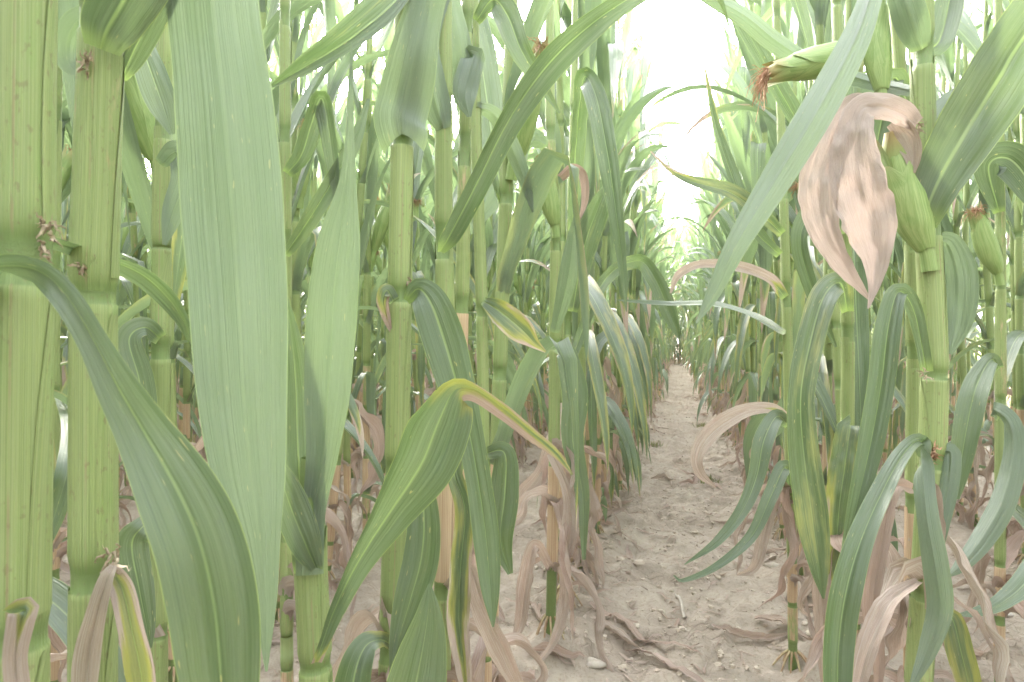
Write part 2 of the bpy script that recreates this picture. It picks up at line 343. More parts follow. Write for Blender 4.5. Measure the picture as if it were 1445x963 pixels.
def blade(pts, W, side, r, fold=0.2, wave=0.1, nw=9, dry=0.0, yel=0.0, rnd=None, curl=0.0, wrap=None, rib=0.0016, ear=0.0):
    """strap leaf along pts; W full width; side unit vectors; curl/wrap = curvature of the cross-section"""
    n = len(pts)
    T = nrm(np.gradient(pts, axis=0)); side = nrm(side - T * np.sum(side * T, axis=1, keepdims=True)); Nn = np.cross(T, side)
    seg = np.linalg.norm(np.diff(pts, axis=0), axis=1); Lm = np.concatenate([[0], np.cumsum(seg)]); v = Lm / Lm[-1]
    us = US[nw]; m = len(us)
    V = np.zeros((n, m, 3))
    ph = r.random(6) * 6.28; k1 = Lm[-1] * r.uniform(7, 12); k2 = Lm[-1] * r.uniform(14, 24)
    fold = np.broadcast_to(fold, (n,)); curl = np.broadcast_to(curl, (n,)) if wrap is None else wrap
    taper = np.clip(v / 0.10, 0, 1) * np.clip((1 - v) / 0.06, 0, 1)
    for j, u in enumerate(us):
        h = W / 2 * u
        kap = curl + 1e-6
        x = np.sin(np.clip(kap * h, -3.0, 3.0)) / kap; z = (1 - np.cos(np.clip(kap * h, -3.0, 3.0))) / kap
        x = x * np.cos(fold); z = z + np.abs(h) * np.sin(fold)
        a = abs(u) ** 1.8
        sgn = 0 if u < 0 else 2
        wv = np.sin(v * k1 + ph[sgn]) * 0.65 + np.sin(v * k2 + ph[sgn + 1]) * 0.35 + 0.5 * np.sin(v * 5 + ph[4])
        z = z + wave * W * a * wv * taper
        if wave > 0: z = z + W * taper * (0.05 * vnoise(u * 1.6 + ph[5] * 9, v * Lm[-1] * 16 + ph[0] * 7, 21) + 0.035 * (vnoise(u * 4 + ph[5], v * Lm[-1] * 38 + ph[1] * 7, 22)) + (wave > .11) * 0.16 * vnoise(u * 3 + ph[5], v * Lm[-1] * 60, 23))
        x = x * (1 + taper * .07 * vnoise(v * Lm[-1] * 22 + ph[2] * 9 + u * .3, 0 * v + (2.5 if u < 0 else 7.5), 24))
        if np.ndim(wave) == 0 and wave > .11: x = x * (1 + a * .15 * vnoise(v * Lm[-1] * 90 + ph[3] * 5, 0 * v + (1.5 if u < 0 else 8.5), 25))
        if abs(u) < 0.05: z = z - rib * (1 - v)
        back = ear * W * (abs(u) ** 1.6) * np.clip(1 - v / .07, 0, 1)
        V[:, j] = pts + side * x[:, None] + Nn * z[:, None] - T * back[:, None]
    uu = np.broadcast_to((us + 1) / 2, (n, m)); vv = np.broadcast_to(Lm[:, None], (n, m))
    UV = np.stack([uu, vv], -1).reshape(-1, 2)
    if rnd is None: rnd = r.random()
    Cc = np.zeros((n, m, 4)); Cc[..., 0] = np.broadcast_to(dry, (n,))[:, None]; Cc[..., 1] = np.broadcast_to(yel, (n,))[:, None]
    Cc[..., 2] = rnd; Cc[..., 3] = v[:, None]
    i, j = np.meshgrid(np.arange(n - 1), np.arange(m - 1), indexing='ij'); a = (i * m + j).ravel()
    Q = np.stack([a, a + m, a + m + 1, a + 1], 1)
    return V.reshape(-1, 3), Q, UV, Cc.reshape(-1, 4)

def tube(pts, rad, ns=8, cond=(0, 0, 0, 0), oval=0.0):
    pts = np.asarray(pts, float); n = len(pts); T = nrm(np.gradient(pts, axis=0))
    ref = np.array([1.0, 0.13, 0.05]) if abs(T[0][0]) < 0.8 else np.array([0.1, 1.0, 0.0])
    A = nrm(np.cross(T, ref)); B = np.cross(T, A)
    th = np.linspace(0, 2 * math.pi, ns + 1)
    rad = np.broadcast_to(rad, (n,))
    V = pts[:, None] + (A[:, None] * (np.cos(th) * (1 + oval))[None, :, None] + B[:, None] * np.sin(th)[None, :, None]) * rad[:, None, None]
    Lm = np.concatenate([[0], np.cumsum(np.linalg.norm(np.diff(pts, axis=0), axis=1))])
    m = ns + 1
    UV = np.stack([np.broadcast_to(th / 6.28318, (n, m)), np.broadcast_to(Lm[:, None], (n, m))], -1).reshape(-1, 2)
    Cc = np.asarray(cond, float)
    Cc = np.broadcast_to(Cc[None, :] if Cc.ndim == 1 else Cc, (n, 4)); Cc = np.repeat(Cc[:, None], m, 1).reshape(-1, 4)
    i, j = np.meshgrid(np.arange(n - 1), np.arange(ns), indexing='ij'); a = (i * m + j).ravel()
    Q = np.stack([a, a + m, a + m + 1, a + 1], 1)[:, ::-1]
    return V.reshape(-1, 3), Q, UV, Cc

def stalk_geo(axis, nodes, rfun, r, ns=18, dryto=0.0, hi=True, sheath_frac=0.86, dryset=()):
    """axis(z)->point array; nodes: heights of the joints; sheath wraps each joint up to the next collar"""
    Z, Rr, C = [], [], []
    def ring(z, k, c): Z.append(z); Rr.append(rfun(z) * k); C.append(c)
    rn = r.random()
    ring(-0.02, 0.95, (0, 1, rn, 0)); ring(nodes[0] - 0.004, 0.95, (0, 1, rn, 0))
    for i, z in enumerate(nodes[:-1]):
        L = nodes[i + 1] - z
        d = 0.0
        if i in dryset: d = 1.0
        elif z < dryto: d = 1.0 if r.random() < 0.7 else 0.5
        elif r.random() < 0.15: d = 0.35
        f = sheath_frac + r.uniform(-0.08, 0.08)
        rc = (rn + 0.13 * i) % 1.0
        if hi:
            ring(z - 0.003, 0.98, (0, 1, rc, 1)); ring(z, 1.0, (0, 0.6, rc, 1)); ring(z + 0.003, 1.05, (d * .5, 0, rc, 0.7)); ring(z + 0.008, 1.09, (d, 0, rc, 0.4))
            ring(z + 0.020, 1.07, (d, 0, rc, 0)); ring(z + L * 0.4, 1.07, (d, 0, rc, 0)); ring(z + L * (f - 0.03), 1.06, (d, 0, rc, 0))
            ring(z + L * f, 1.07, (d, 0, rc, 0)); ring(z + L * f + 0.0015, 0.98, (0, 1, rc, 0.3)); ring(z + L * (f + (1 - f) * .6), 0.97, (0, 1, rc, 0.2))
        else:
            ring(z, 1.02, (d, .5, rc, 1)); ring(z + 0.012, 1.12, (d, 0, rc, 0)); ring(z + L * f, 1.05, (d, 0, rc, 0))
    ring(nodes[-1], 0.9, (0, 1, rn, .5)); ring(nodes[-1] + 0.05, 0.6, (0, .5, rn, 0))
    Z = np.array(Z); pts = axis(Z)
    return tube(pts, np.array(Rr), ns, np.array(C), oval=0.06)

def rand_leaf(r, base, az, rad, L, wmax, kind, res, yel=0.0):
    """blade for a leaf leaving the stalk at base in direction az; kind: erect, arch, hang, broken, dead"""
    n = {2: 30, 1: 18, 0: 8}[res]; nw = {2: 9, 1: 5, 0: 4}[res]
    s = np.linspace(0, 1, n)
    d = math.radians
    if kind == 'erect': e0, e1, pw = d(r.uniform(68, 82)), d(r.uniform(5, 60)), 1.6
    elif kind == 'arch': e0, e1, pw = d(r.uniform(64, 80)), d(r.uniform(-75, -10)), 1.6
    elif kind == 'hang': e0, e1, pw = d(r.uniform(40, 65)), d(r.uniform(-88, -80)), 0.42
    elif kind == 'broken': e0, e1, pw = d(r.uniform(50, 75)), d(-86), 1.0
    else: e0, e1, pw = d(r.uniform(-10, 40)), d(-88), 0.35; n, nw = ({2: 44, 1: 36, 0: 8}[res], {2: 9, 1: 9, 0: 4}[res]); s = np.linspace(0, 1, n)
    e = e0 + (e1 - e0) * s ** pw
    if kind == 'broken':
        sb = r.uniform(0.15, 0.45); f = 1 / (1 + np.exp(-(s - sb) / 0.018)); e = e0 * (1 - f) + e1 * f
        e = e - 0.5 * s * (1 - f)
    e = np.clip(e + 0.10 * np.sin(s * 9 + r.random() * 6) * s, d(-89), d(88))
    base_up = np.clip(1 - s * L / 0.03, 0, 1); e = e * (1 - base_up) + d(80) * base_up
    a = az + r.uniform(-0.5, 0.5) * s + 0.15 * np.sin(s * 6 + r.random() * 6) * s
    if kind == 'dead':
        kk = np.interp(s, np.linspace(0, 1, 9), r.normal(0, 1, 9)); e = e + kk * .45 * (s > .1); a = a + np.interp(s, np.linspace(0, 1, 8), r.normal(0, 1.1, 8)) * s
    T = np.stack([np.cos(e) * np.cos(a), np.cos(e) * np.sin(a), np.sin(e)], 1)
    ds = L / (n - 1)
    pts = base + np.array([math.cos(az), math.sin(az), 0]) * rad * 1.12 + np.concatenate([[np.zeros(3)], np.cumsum(T[:-1] * ds, axis=0)])
    hsd = np.stack([-np.sin(a), np.cos(a), np.zeros(n)], 1); Nn = np.cross(T, hsd)
    tw = r.uniform(-1.4, 1.4) * s ** 1.3 if kind != 'dead' else r.uniform(-3, 3) * s
    side = hsd * np.cos(tw)[:, None] + Nn * np.sin(tw)[:, None]
    prof = np.clip((0.55 + 0.62 * s / 0.35), 0, 1.0) * np.clip(1 - ((s - 0.35) / 0.655).clip(0, 1) ** 2.1, 0.01, 1)
    W = wmax * prof
    wr = np.clip(1 - s * L / 0.07, 0, 1) ** 1.5
    base_w = rad * 4.2; W = W * (1 - wr) + np.maximum(base_w, W * 0.8) * wr
    kap = wr / (rad * 1.15)
    if kind == 'dead':
        dry = np.full(n, 1.0); kap = kap + (1 - wr) * r.uniform(0.7, 2.0) / (wmax * 0.5) * (1 + .5 * np.sin(s * 11 + r.random() * 6)); wave, fold = 0.2, 0.2; W = W * (1 + .3 * np.sin(s * r.uniform(9, 20) + r.random() * 6))
    else:
        t0 = r.uniform(0.62, 1.05); dry = np.clip((s - t0) * 4, 0, 1) * 0.9
        if kind in ('hang', 'broken') and r.random() < 0.3: dry = np.clip(dry + 0.22, 0, 1)
        wave, fold = r.uniform(0.05, 0.10), (1 - wr) * r.uniform(0.15, 0.5)
        kap = kap + (1 - wr) * r.uniform(-6, 8)
    return blade(pts, W, side, r, fold, wave, nw, dry, yel, None, wrap=kap)

def ear_geo(base, d, L, R, r, res=2):
    """husked ear: returns (husk geometry, silk geometry)"""
    d = nrm(np.asarray(d, float)); ns = 20 if res else 8; n = 16 if res else 7
    s = np.linspace(0, 1, n)
    bend = nrm(np.cross(d, [0.3, 0.2, 1.0]))
    pts = base + d * (s * L)[:, None] + bend * (0.04 * L * np.sin(s * 3.1))[:, None]
    rad = R * np.interp(s, [0, .08, .22, .45, .7, .88, 1], [.45, .66, .90, 1, .84, .55, .28])
    V, Q, U, C = tube(pts, rad, ns)
    m = ns + 1; th = np.linspace(0, 2 * math.pi, m); VV = V.reshape(n, m, 3)
    # overlapping husk leaves: saw-tooth radius round the ear, drifting along it
    saw = ((th[None] / (2 * math.pi) * 3 + s[:, None] * 0.35) % 1.0); amp = 0.05 * np.sin(s * math.pi)[:, None]
    VV = pts[:, None] + (VV - pts[:, None]) * (1 + amp * saw)[..., None]
    U[:, 1] = np.repeat(s, m)
    parts = [(VV.reshape(-1, 3), Q, U, C)]
    A = nrm(np.cross(d, [0.2, 0.9, 0.3])); B = np.cross(d, A)
    for k in range(4 if res else 1):                               # loose husk tips
        t = k * 1.7 + r.random(); o = A * math.cos(t) + B * math.sin(t)
        q = np.linspace(0, 1, 8); p0 = pts[int(n * .62)]
        c = p0 + d * (q * L * r.uniform(.35, .5))[:, None] + o * (R * (.80 - .25 * q + .45 * q ** 3))[:, None]
        g = blade(c, R * 1.3 * (1 - q ** 2 * .95), np.tile(np.cross(d, o), (8, 1)), r, 0, .04, 5, 0, 0, None, wrap=np.full(8, 0.8 / R))
        gu = g[2].copy(); gu[:, 1] = .7 + .3 * np.repeat(q, 5); parts.append((g[0], g[1], gu, g[3]))
    for k in range(3 if res else 0):                               # overlapping outer husk leaves
        t = k * 2.1 + r.random(); q = np.linspace(0, 1, 20); o = A * math.cos(t) + B * math.sin(t); f = r.uniform(.72, .98)
        pr = np.stack([np.interp(q * f, s, pts[:, i_]) for i_ in range(3)], 1); rq = np.interp(q * f, s, rad) * (1.05 + .02 * k) + .0006
        kq = 1 / np.maximum(rq, .004); wq = np.minimum(rq * 3.6, R * 3.2) * (1 - q ** 5 * .93)
        g = blade(pr + o * rq[:, None], wq, np.tile(np.cross(o, d) * -1, (20, 1)), r, 0, .012, 9, 0, 0, None, wrap=-kq if np.dot(np.cross(d, np.cross(d, o)), o) > 0 else kq, rib=0)
        gu = g[2].copy(); gu[:, 1] = np.repeat(q, 9) * .9; gu[:, 0] = gu[:, 0] * .5 + k * .3; parts.append((g[0], g[1], gu, g[3]))
    shank = tube(np.array([base - d * L * .12 - np.array([0, 0, .01]), base - d * L * .05, base + d * L * .05]), R * .42, 8); parts.append(shank)
    husk = join(parts)
    tip = pts[-1]; sp = []
    for k in range(90 if res else 5):
        t = r.random() * 6.28; o = A * math.cos(t) + B * math.sin(t); ll = r.uniform(.25, .6) * L * .55; q = np.linspace(0, 1, 6)
        c = tip - d * L * .05 + o * R * .1 + d * (q * ll * .55)[:, None] + o * (q ** 1.3 * ll * r.uniform(.1, .6))[:, None] + np.array([0, 0, -1.0]) * (q ** 2.2 * ll * r.uniform(.2, .9))[:, None]
        c = c + r.normal(0, .0028, (6, 3)) * q[:, None]
        sp.append(tube(c, np.linspace(.0008, .0005, 6) * (1 if res else 3), 3))
    return husk, join(sp)

def tassel_geo(base, r, res=1):
    parts = []; q = np.linspace(0, 1, 8 if res else 4)
    for k in range(9 if res else 4):
        az = r.random() * 6.28; sp = 0 if k == 0 else r.uniform(.35, .8); L = .28 if k == 0 else r.uniform(.14, .22)
        o = np.array([math.cos(az), math.sin(az), 0]); z0 = 0 if k == 0 else k * .008
        c = base + np.array([0, 0, z0]) + o * (q * L * sp)[:, None] + np.array([0, 0, 1.0]) * (q * L * (1 - .35 * sp * q))[:, None]
        parts.append(tube(c, np.linspace(.0035, .0022, len(q)), 5 if res else 3))
    return join(parts)

def roots_geo(z0, rad, r):
    parts = []
    for k in range(9):
        az = k * .7 + r.random() * .3; o = np.array([math.cos(az), math.sin(az), 0]); q = np.linspace(0, 1, 6)
        c = o * (rad * .8 + q * r.uniform(.02, .045))[:, None] + np.array([0, 0, 1.0]) * (z0 * (1 - q ** 1.5) - .012 * q)[:, None]
        parts.append(tube(c, np.linspace(.0032, .0018, 6), 5))
    return join(parts)

def make_plant(seed, res, want_ear=True, zmin=0.0, H=None, frac=1.0):
    """-> list of (part name, geometry, material, child list) in plant-local space"""
    r = np.random.default_rng(seed)
    H = H or r.uniform(2.15, 2.45); rad0 = r.uniform(.0095, .0125)
    lean = r.normal(0, .018, 2); bend = r.normal(0, .02, 2); bp = r.random() * 3
    def axis(z):
        z = np.asarray(z, float); w = np.sin(z * 1.6 + bp) - math.sin(bp)
        return np.stack([lean[0] * z + bend[0] * w, lean[1] * z + bend[1] * w, z], -1)
    rf = lambda z: rad0 * np.interp(z, [0, .5, 1.2, H], [1, 1, .86, .42])
    nodes, z, st = [], .05, .07
    while z < H - .25:
        nodes.append(z); z += st * r.uniform(.9, 1.1); st = min(st + .028, .158)
    nodes.append(H - .2)
    out = [('stalk', stalk_geo(axis, nodes, rf, r, {2: 16, 1: 10, 0: 5}[res], r.uniform(.25, .55), res > 0), M_STALK, [])]
    az0 = math.pi / 2 + r.normal(0, .25)
    for i in range(len(nodes) - 1):
        zc = nodes[i] + (nodes[i + 1] - nodes[i]) * .86
        if zc > 1.95 and r.random() < .45: continue
        if zc < zmin: continue
        az = az0 + (i % 2) * math.pi + r.normal(0, .25 if zc < .9 else .55); fr = zc / H; rad = float(rf(zc))
        if zc < .12 and r.random() < .4: continue
        if .33 < zc < .8 and r.random() < .10: continue
        if zc < .33: kind, L, w = ('dead' if r.random() < .75 else 'hang'), r.uniform(.18, .36), r.uniform(.026, .042)
        elif zc < .75: kind, L, w = r.choice(['dead', 'hang', 'broken', 'arch'], p=[.10, .48, .27, .15]), r.uniform(.36, .56), r.uniform(.036, .054)
        elif zc < 1.75: kind, L, w = r.choice(['hang', 'broken', 'arch', 'erect'], p=[.14, .24, .20, .42]), r.uniform(.5, .78), r.uniform(.044, .066)
        else: kind, L, w = r.choice(['arch', 'erect', 'broken'], p=[.2, .7, .1]), r.uniform(.45, .72) * (1.25 - .4 * fr), r.uniform(.046, .068)
        y = r.uniform(.1, .5) if zc < .8 and r.random() < .35 else 0.0
        out.append(('leaf', rand_leaf(r, axis(zc), az, rad, L, w, str(kind), res, y), M_LEAF, []))
        if zc < .4 and r.random() < .7: out.append(('leaf', rand_leaf(r, axis(zc - .02), az + r.normal(0, .9), rad, r.uniform(.18, .34), r.uniform(.018, .032), 'dead', res, 0), M_LEAF, []))
    if want_ear:
        k = int(np.argmin(np.abs(np.array(nodes) - r.uniform(.95, 1.15)))); az = az0 + (k % 2) * math.pi + .2
        tilt = r.uniform(.15, .5); dd = np.array([math.cos(az) * math.sin(tilt), math.sin(az) * math.sin(tilt), math.cos(tilt)])
        hk, sk = ear_geo(axis(nodes[k]) + np.array([math.cos(az), math.sin(az), 0]) * .022 + np.array([0, 0, .05]), dd, r.uniform(.17, .22), r.uniform(.020, .025), r, 1 if res else 0)
        out.append(('ear', hk, M_HUSK, [('silk', sk, M_SILK)]))
    out.append(('tassel', tassel_geo(axis(H - .16), r, res > 0), M_TASSEL, []))
    if res > 0: out.append(('brace_roots', roots_geo(.038, rad0, r), M_ROOT, []))
    return out

# ------------------------------------------------------------------ the setting: ground
def axis_steps(lo, hi, a, b, fine, grow=1.12):
    mid = list(np.arange(a, b, fine)); st, x = fine, a
    left = []
    while x > lo: st *= grow; x -= st; left.append(x)
    st, x = fine, mid[-1]; right = []
    while x < hi: st *= grow; x += st; right.append(x)
    return np.array(left[::-1] + mid + right)
gx = axis_steps(-160, 160, -1.6, 1.9, .011, 1.10); gy = axis_steps(-60, 320, .75, 4.6, .011, 1.035)
X, Y = np.meshgrid(gx, gy, indexing='xy'); Zg = ground_h(X, Y)
nX, nY = len(gx), len(gy); V = np.stack([X, Y, Zg], -1).reshape(-1, 3)
i, j = np.meshgrid(np.arange(nY - 1), np.arange(nX - 1), indexing='ij'); a = (i * nX + j).ravel()
Q = np.stack([a, a + 1, a + nX + 1, a + nX], 1)
gme = to_mesh("ground", (V, Q, V[:, :2] * .1, np.zeros((len(V), 4))), M_SOIL)
tag(add("ground", gme), "bare dry clay soil of the maize field", "ground", kind="structure")

# ------------------------------------------------------------------ hero plants
HERO_BASES = []
def world_axis(ctrl):
    """ctrl: [(px,py,Z)...] top to bottom -> axis(z) in world coordinates, base point"""
    w = np.array([P(*c) for c in ctrl]); w = w[np.argsort(w[:, 2])]
    bx, by = w[0, :2]; gz = float(ground_h(bx, by))
    zs = np.concatenate([[gz - .03], w[:, 2], [2.45]])
    lo = w[0, :2] + (w[0, :2] - w[1, :2]) * .15; hi = w[-1, :2]
    xs = np.concatenate([[lo[0]], w[:, 0], [hi[0]]]); ys = np.concatenate([[lo[1]], w[:, 1], [hi[1]]])
    def axis(z):
        z = np.asarray(z, float) + gz
        return np.stack([np.interp(z, zs, xs), np.interp(z, zs, ys), z], -1)
    return axis, np.array([lo[0], lo[1], gz])

def pz(py, Z, gz): return P(0, py, Z)[2] - gz

def hero(label, ctrl, rad, node_px=(), top=2.35, dry_px=(), seed=0, group=None, upper=True, cut=None, rtop=.45, low_dead=True):
    r = np.random.default_rng(seed); axis, base = world_axis(ctrl); Zc = ctrl[0][2]
    given = sorted(pz(y, Zc, base[2]) for y in node_px)
    nodes = list(given)
    z, st = (given[0] if given else .9), .13
    while z - st > .04: z -= st; st = max(st - .022, .05); nodes.append(z)
    z = given[-1] if given else .9
    if not given: nodes.append(.9)
    ctop = cut if cut else top - .2
    while z + .165 < ctop: z += .165 * r.uniform(.93, 1.07); nodes.append(z)
    if cut: nodes = [q for q in nodes if q < cut - .02]
    nodes = sorted(nodes) + [ctop]
    dset = set()
    for y in dry_px:
        zz = pz(y, Zc, base[2]); dset.add(max(i for i in range(len(nodes)) if nodes[i] <= zz + .02))
    rf = lambda z: rad * np.interp(z, [0, .75, 1.1, top], [1.0, 1.0, .88, rtop])
    root = bpy.data.objects.new("maize_plant", None); COL.objects.link(root); root.location = base
    root.empty_display_size = .05
    tag(root, label, "maize plant", group)
    g = stalk_geo(axis, nodes, rf, r, 28, .22 if not cut else 0, True, .87, dset)
    g = (g[0] - base, *g[1:]); add("stalk", to_mesh("stalk", g, M_STALK), root)
    for i in range(len(nodes) - 1):
        if nodes[i] < .25: continue
        n_ = 22; zz = np.linspace(nodes[i] + .006, nodes[i] + (nodes[i + 1] - nodes[i]) * .9, n_); q_ = np.linspace(0, 1, n_)
        pp = axis(zz - 0.0) - base; ra = rf(zz) * (1.135 - .03 * q_)
        a_ = math.atan2(FW[1], FW[0]) + r.uniform(-.9, .9) + (i % 2) * .6 + .25 * q_ * r.uniform(-1, 1)
        out_ = np.stack([np.cos(a_), np.sin(a_), 0 * a_], 1); sd_ = np.stack([-np.sin(a_), np.cos(a_), 0 * a_], 1)
        cov = (5.4 - 1.6 * q_ ** 3) * ra
        gs = blade(pp + out_ * ra[:, None], cov, sd_, r, 0, 0, 13, 0, 0, None, wrap=1 / ra, rib=0.0)
        cs = gs[3].copy(); cs[:, 0] = 1.0 if i in dset else 0; cs[:, 1] = 0; cs[:, 3] = 0
        add("sheath", to_mesh("sheath", (gs[0], gs[1], gs[2], cs), M_STALK), root)
    q = roots_geo(.04, rad, r); add("brace_roots", to_mesh("brace_roots", q, M_ROOT), root)
    if low_dead:
        for k in range(6):
            zz = r.uniform(.10, .42); gq = rand_leaf(r, axis(zz) - base, r.random() * 6.28, rad, r.uniform(.2, .38), r.uniform(.02, .04), 'dead', 1)
            add("leaf", to_mesh("leaf", gq, M_LEAF), root)
    if upper and not cut:
        ztop_view = CAM[2] + .52 * Zc                                   # above what the photo frames: erect leaves and tassel
        az0 = r.random() * 6.28
        for i, zn in enumerate(nodes[:-1]):
            zc = zn + .14
            if zc - base[2] * 0 < max(ztop_view + .16, 1.0): continue
            gq = rand_leaf(r, axis(zc) - base, az0 + (i % 2) * math.pi + r.normal(0, .3), float(rf(zc)), r.uniform(.4, .6), .06, 'erect', 1)
            add("leaf", to_mesh("leaf", gq, M_LEAF), root)
        add("tassel", to_mesh("tassel", tassel_geo(axis(top - .16) - base, r), M_TASSEL), root)
    HERO_BASES.append(base)
    return root, base, axis

def hleaf(root, base, ctrl, fold=.2, wave=.05, yel=0.0, seed=0, n=64, label=None, curl=0.0, dry=0.0, ear=0.0):
    """ctrl rows: (px, py, Z, width px, turn about its own line in degrees, dryness)"""
    r = np.random.default_rng(seed + 77)
    rows = []
    for c in ctrl:
        c = list(c) + [0.0] * (6 - len(c))
        rows.append(np.concatenate([P(c[0], c[1], c[2]), [c[3] / F * c[2] / max(abs(math.cos(math.radians(c[4]))), .35), math.radians(c[4]), c[5]]]))
    q = catmull(rows, n); pts = q[:, :3]; W = np.maximum(q[:, 3], .0012)
    T = nrm(np.gradient(pts, axis=0)); Vv = nrm(pts - CAM); sd0 = nrm(np.cross(T, Vv))
    for i in range(1, n):                                            # keep continuous
        if np.dot(sd0[i], sd0[i - 1]) < 0: sd0[i] *= -1
    N0 = np.cross(T, sd0); a = q[:, 4][:, None]
    side = sd0 * np.cos(a) + N0 * np.sin(a)
    vq = np.linspace(0, 1, n); wq = np.clip(1 - vq / .07, 0, 1)
    g = blade(pts, W, side, r, fold * (1 - wq), wave, 13, np.clip(q[:, 5] + dry, 0, 1), yel, None, wrap=curl + wq * 1.1 / W, ear=ear)
    o = add("leaf", to_mesh("leaf", (g[0] - base, *g[1:]), M_LEAF), root)
    if label: o['label'] = label
    return o

def hear(root, base, p0, p1, R, seed=0, silk=True, label=None):
    r = np.random.default_rng(seed); a, b = P(*p0), P(*p1)
    hk, sk = ear_geo(a, b - a, float(np.linalg.norm(b - a)), R, r, 2)
    e = add("ear", to_mesh("ear", (hk[0] - base, *hk[1:]), M_HUSK), root)
    if silk: add("silk", to_mesh("silk", (sk[0] - base, *sk[1:]), M_SILK), e)
    if label: e['label'] = label
    return e

GL = "maize plants in the near part of the left row"
GR = "maize plants in the near part of the right row"

def tuft(root, base, px, py, Z, size, seed, k=14, mat=None):
    r = np.random.default_rng(seed); c = P(px, py, Z); parts = []
    for i in range(k):
        q = np.linspace(0, 1, 7)[:, None]; d0 = nrm(r.normal(0, 1, 3) + np.array([0, 0, -.3]) - FW * .4)
        p = c + r.normal(0, size * .28, 3) * np.array([.6, .6, 1.3]) + d0 * q * size * r.uniform(.5, 1.1) + r.normal(0, size * .10, (7, 3)) * q
        parts.append(blade(p, np.array([.5, 1, .9, 1, .7, .5, .1]) * size * r.uniform(.08, .24), np.tile(nrm(r.normal(0, 1, 3)), (7, 1)), r, .3, .2, 4, 1.0, 0, None))
    g = join(parts); add("ligule", to_mesh("ligule", (g[0] - base, *g[1:]), mat or M_SHRED), root)

# --- A: thickest stalk on the left edge
A, bA, _ = hero("thickest pale green maize stalk, cut by the left edge of the photo", [(38, 0, .33), (34, 335, .33), (26, 963, .33)], .0116, (335, 880), seed=1, group=GL)
hleaf(A, bA, [(-30, 430, .325, 26, 20), (-18, 385, .30, 30, 50), (20, 376, .28, 34, 55), (62, 388, .272, 36, 40), (98, 425, .268, 38, 25), (132, 482, .268, 40, 20), (165, 545, .268, 54, 12), (202, 608, .27, 72, 5), (252, 695, .27, 106, 0), (283, 770, .272, 118, -5), (303, 862, .275, 120, 0), (312, 965, .28, 104, 5), (322, 1080, .29, 60, 10), (330, 1190, .3, 6, 10)],
      fold=.12, wave=.035, yel=.18, seed=2, n=90, label="wide leaf arching from the left edge down across the photo")
hleaf(A, bA, [(60, 338, .36, 20, 40), (95, 348, .40, 18, 45), (150, 366, .44, 22, 40), (200, 388, .46, 28, 30), (236, 420, .47, 28, 20), (260, 456, .47, 18, 15), (273, 492, .47, 3, 15)], fold=.3, seed=3)
hleaf(A, bA, [(20, 868, .312, 30, 30), (35, 862, .302, 34, 30, .4), (30, 880, .30, 34, 20, .7), (22, 930, .30, 30, 15, 1), (28, 1000, .3, 30, 0, 1), (30, 1080, .31, 10, 0, 1)], fold=.3, wave=.1, seed=4, label="short withered leaf at the lower joint")
tuft(A, bA, 68, 320, .322, .008, 1, 14); tuft(A, bA, 66, 350, .322, .007, 2, 10)
# --- B
B, bB, _ = hero("second pale stalk from the left edge, with a browned collar at its top joint", [(143, 0, .42), (142, 110, .42), (132, 400, .42), (132, 800, .42), (132, 963, .42)], .0121, (405, 795), seed=5, group=GL)
hleaf(B, bB, [(143, 70, .402, 46, 8), (150, 45, .40, 66, 10), (165, 18, .395, 78, 20), (190, -25, .39, 84, 25), (240, -110, .40, 80, 20), (330, -220, .43, 60, 10), (430, -200, .46, 40, 0), (470, -60, .50, 10, 0)], fold=.1, wave=.03, seed=6)
hleaf(B, bB, [(172, 112, .43, 12, 30), (185, 80, .43, 30, 30), (205, 40, .43, 34, 35), (228, -5, .43, 34, 35), (260, -80, .44, 30, 30), (300, -160, .5, 6, 20)], fold=.5, wave=.02, seed=7)
hleaf(B, bB, [(128, 18, .44, 26, 185), (106, 35, .45, 36, 190), (94, 62, .455, 40, 190), (97, 90, .455, 28, 185), (112, 106, .45, 4, 180)], fold=.2, seed=8)
hleaf(B, bB, [(150, -330, .42, 50, 180), (190, -420, .43, 70, 180), (250, -420, .44, 90, 180), (280, -300, .44, 104, 180), (290, -150, .44, 112, 180), (300, 0, .44, 124, 183), (316, 150, .44, 132, 186), (328, 300, .44, 136, 188), (338, 450, .44, 130, 184), (345, 580, .44, 117, 176), (355, 680, .44, 94, 174), (367, 770, .44, 56, 174), (374, 850, .44, 32, 176), (376, 948, .44, 3, 180)],
      fold=.08, wave=.03, yel=0, seed=9, n=110, label="widest leaf, hanging straight down from above")
hleaf(B, bB, [(152, 800, .41, 22, 20, .5), (172, 830, .405, 32, 10, .35), (186, 890, .40, 34, 10, .30), (200, 960, .40, 38, 10, .25), (212, 1060, .41, 10, 0, .5)], fold=.3, wave=.06, yel=.75, seed=10, label="yellowing leaf hanging from the lower joint")
hleaf(B, bB, [(160, 798, .40, 10, 20, 1), (150, 820, .395, 20, 30, 1), (136, 870, .395, 28, 20, 1), (124, 930, .40, 36, 10, 1), (118, 1010, .40, 30, 10, 1)], fold=.4, wave=.1, seed=11, label="dry brown leaf wrapped across the lower joint")
tuft(B, bB, 118, 385, .408, .009, 3, 16); tuft(B, bB, 125, 92, .405, .008, 4, 14); tuft(B, bB, 158, 798, .405, .011, 5, 18)
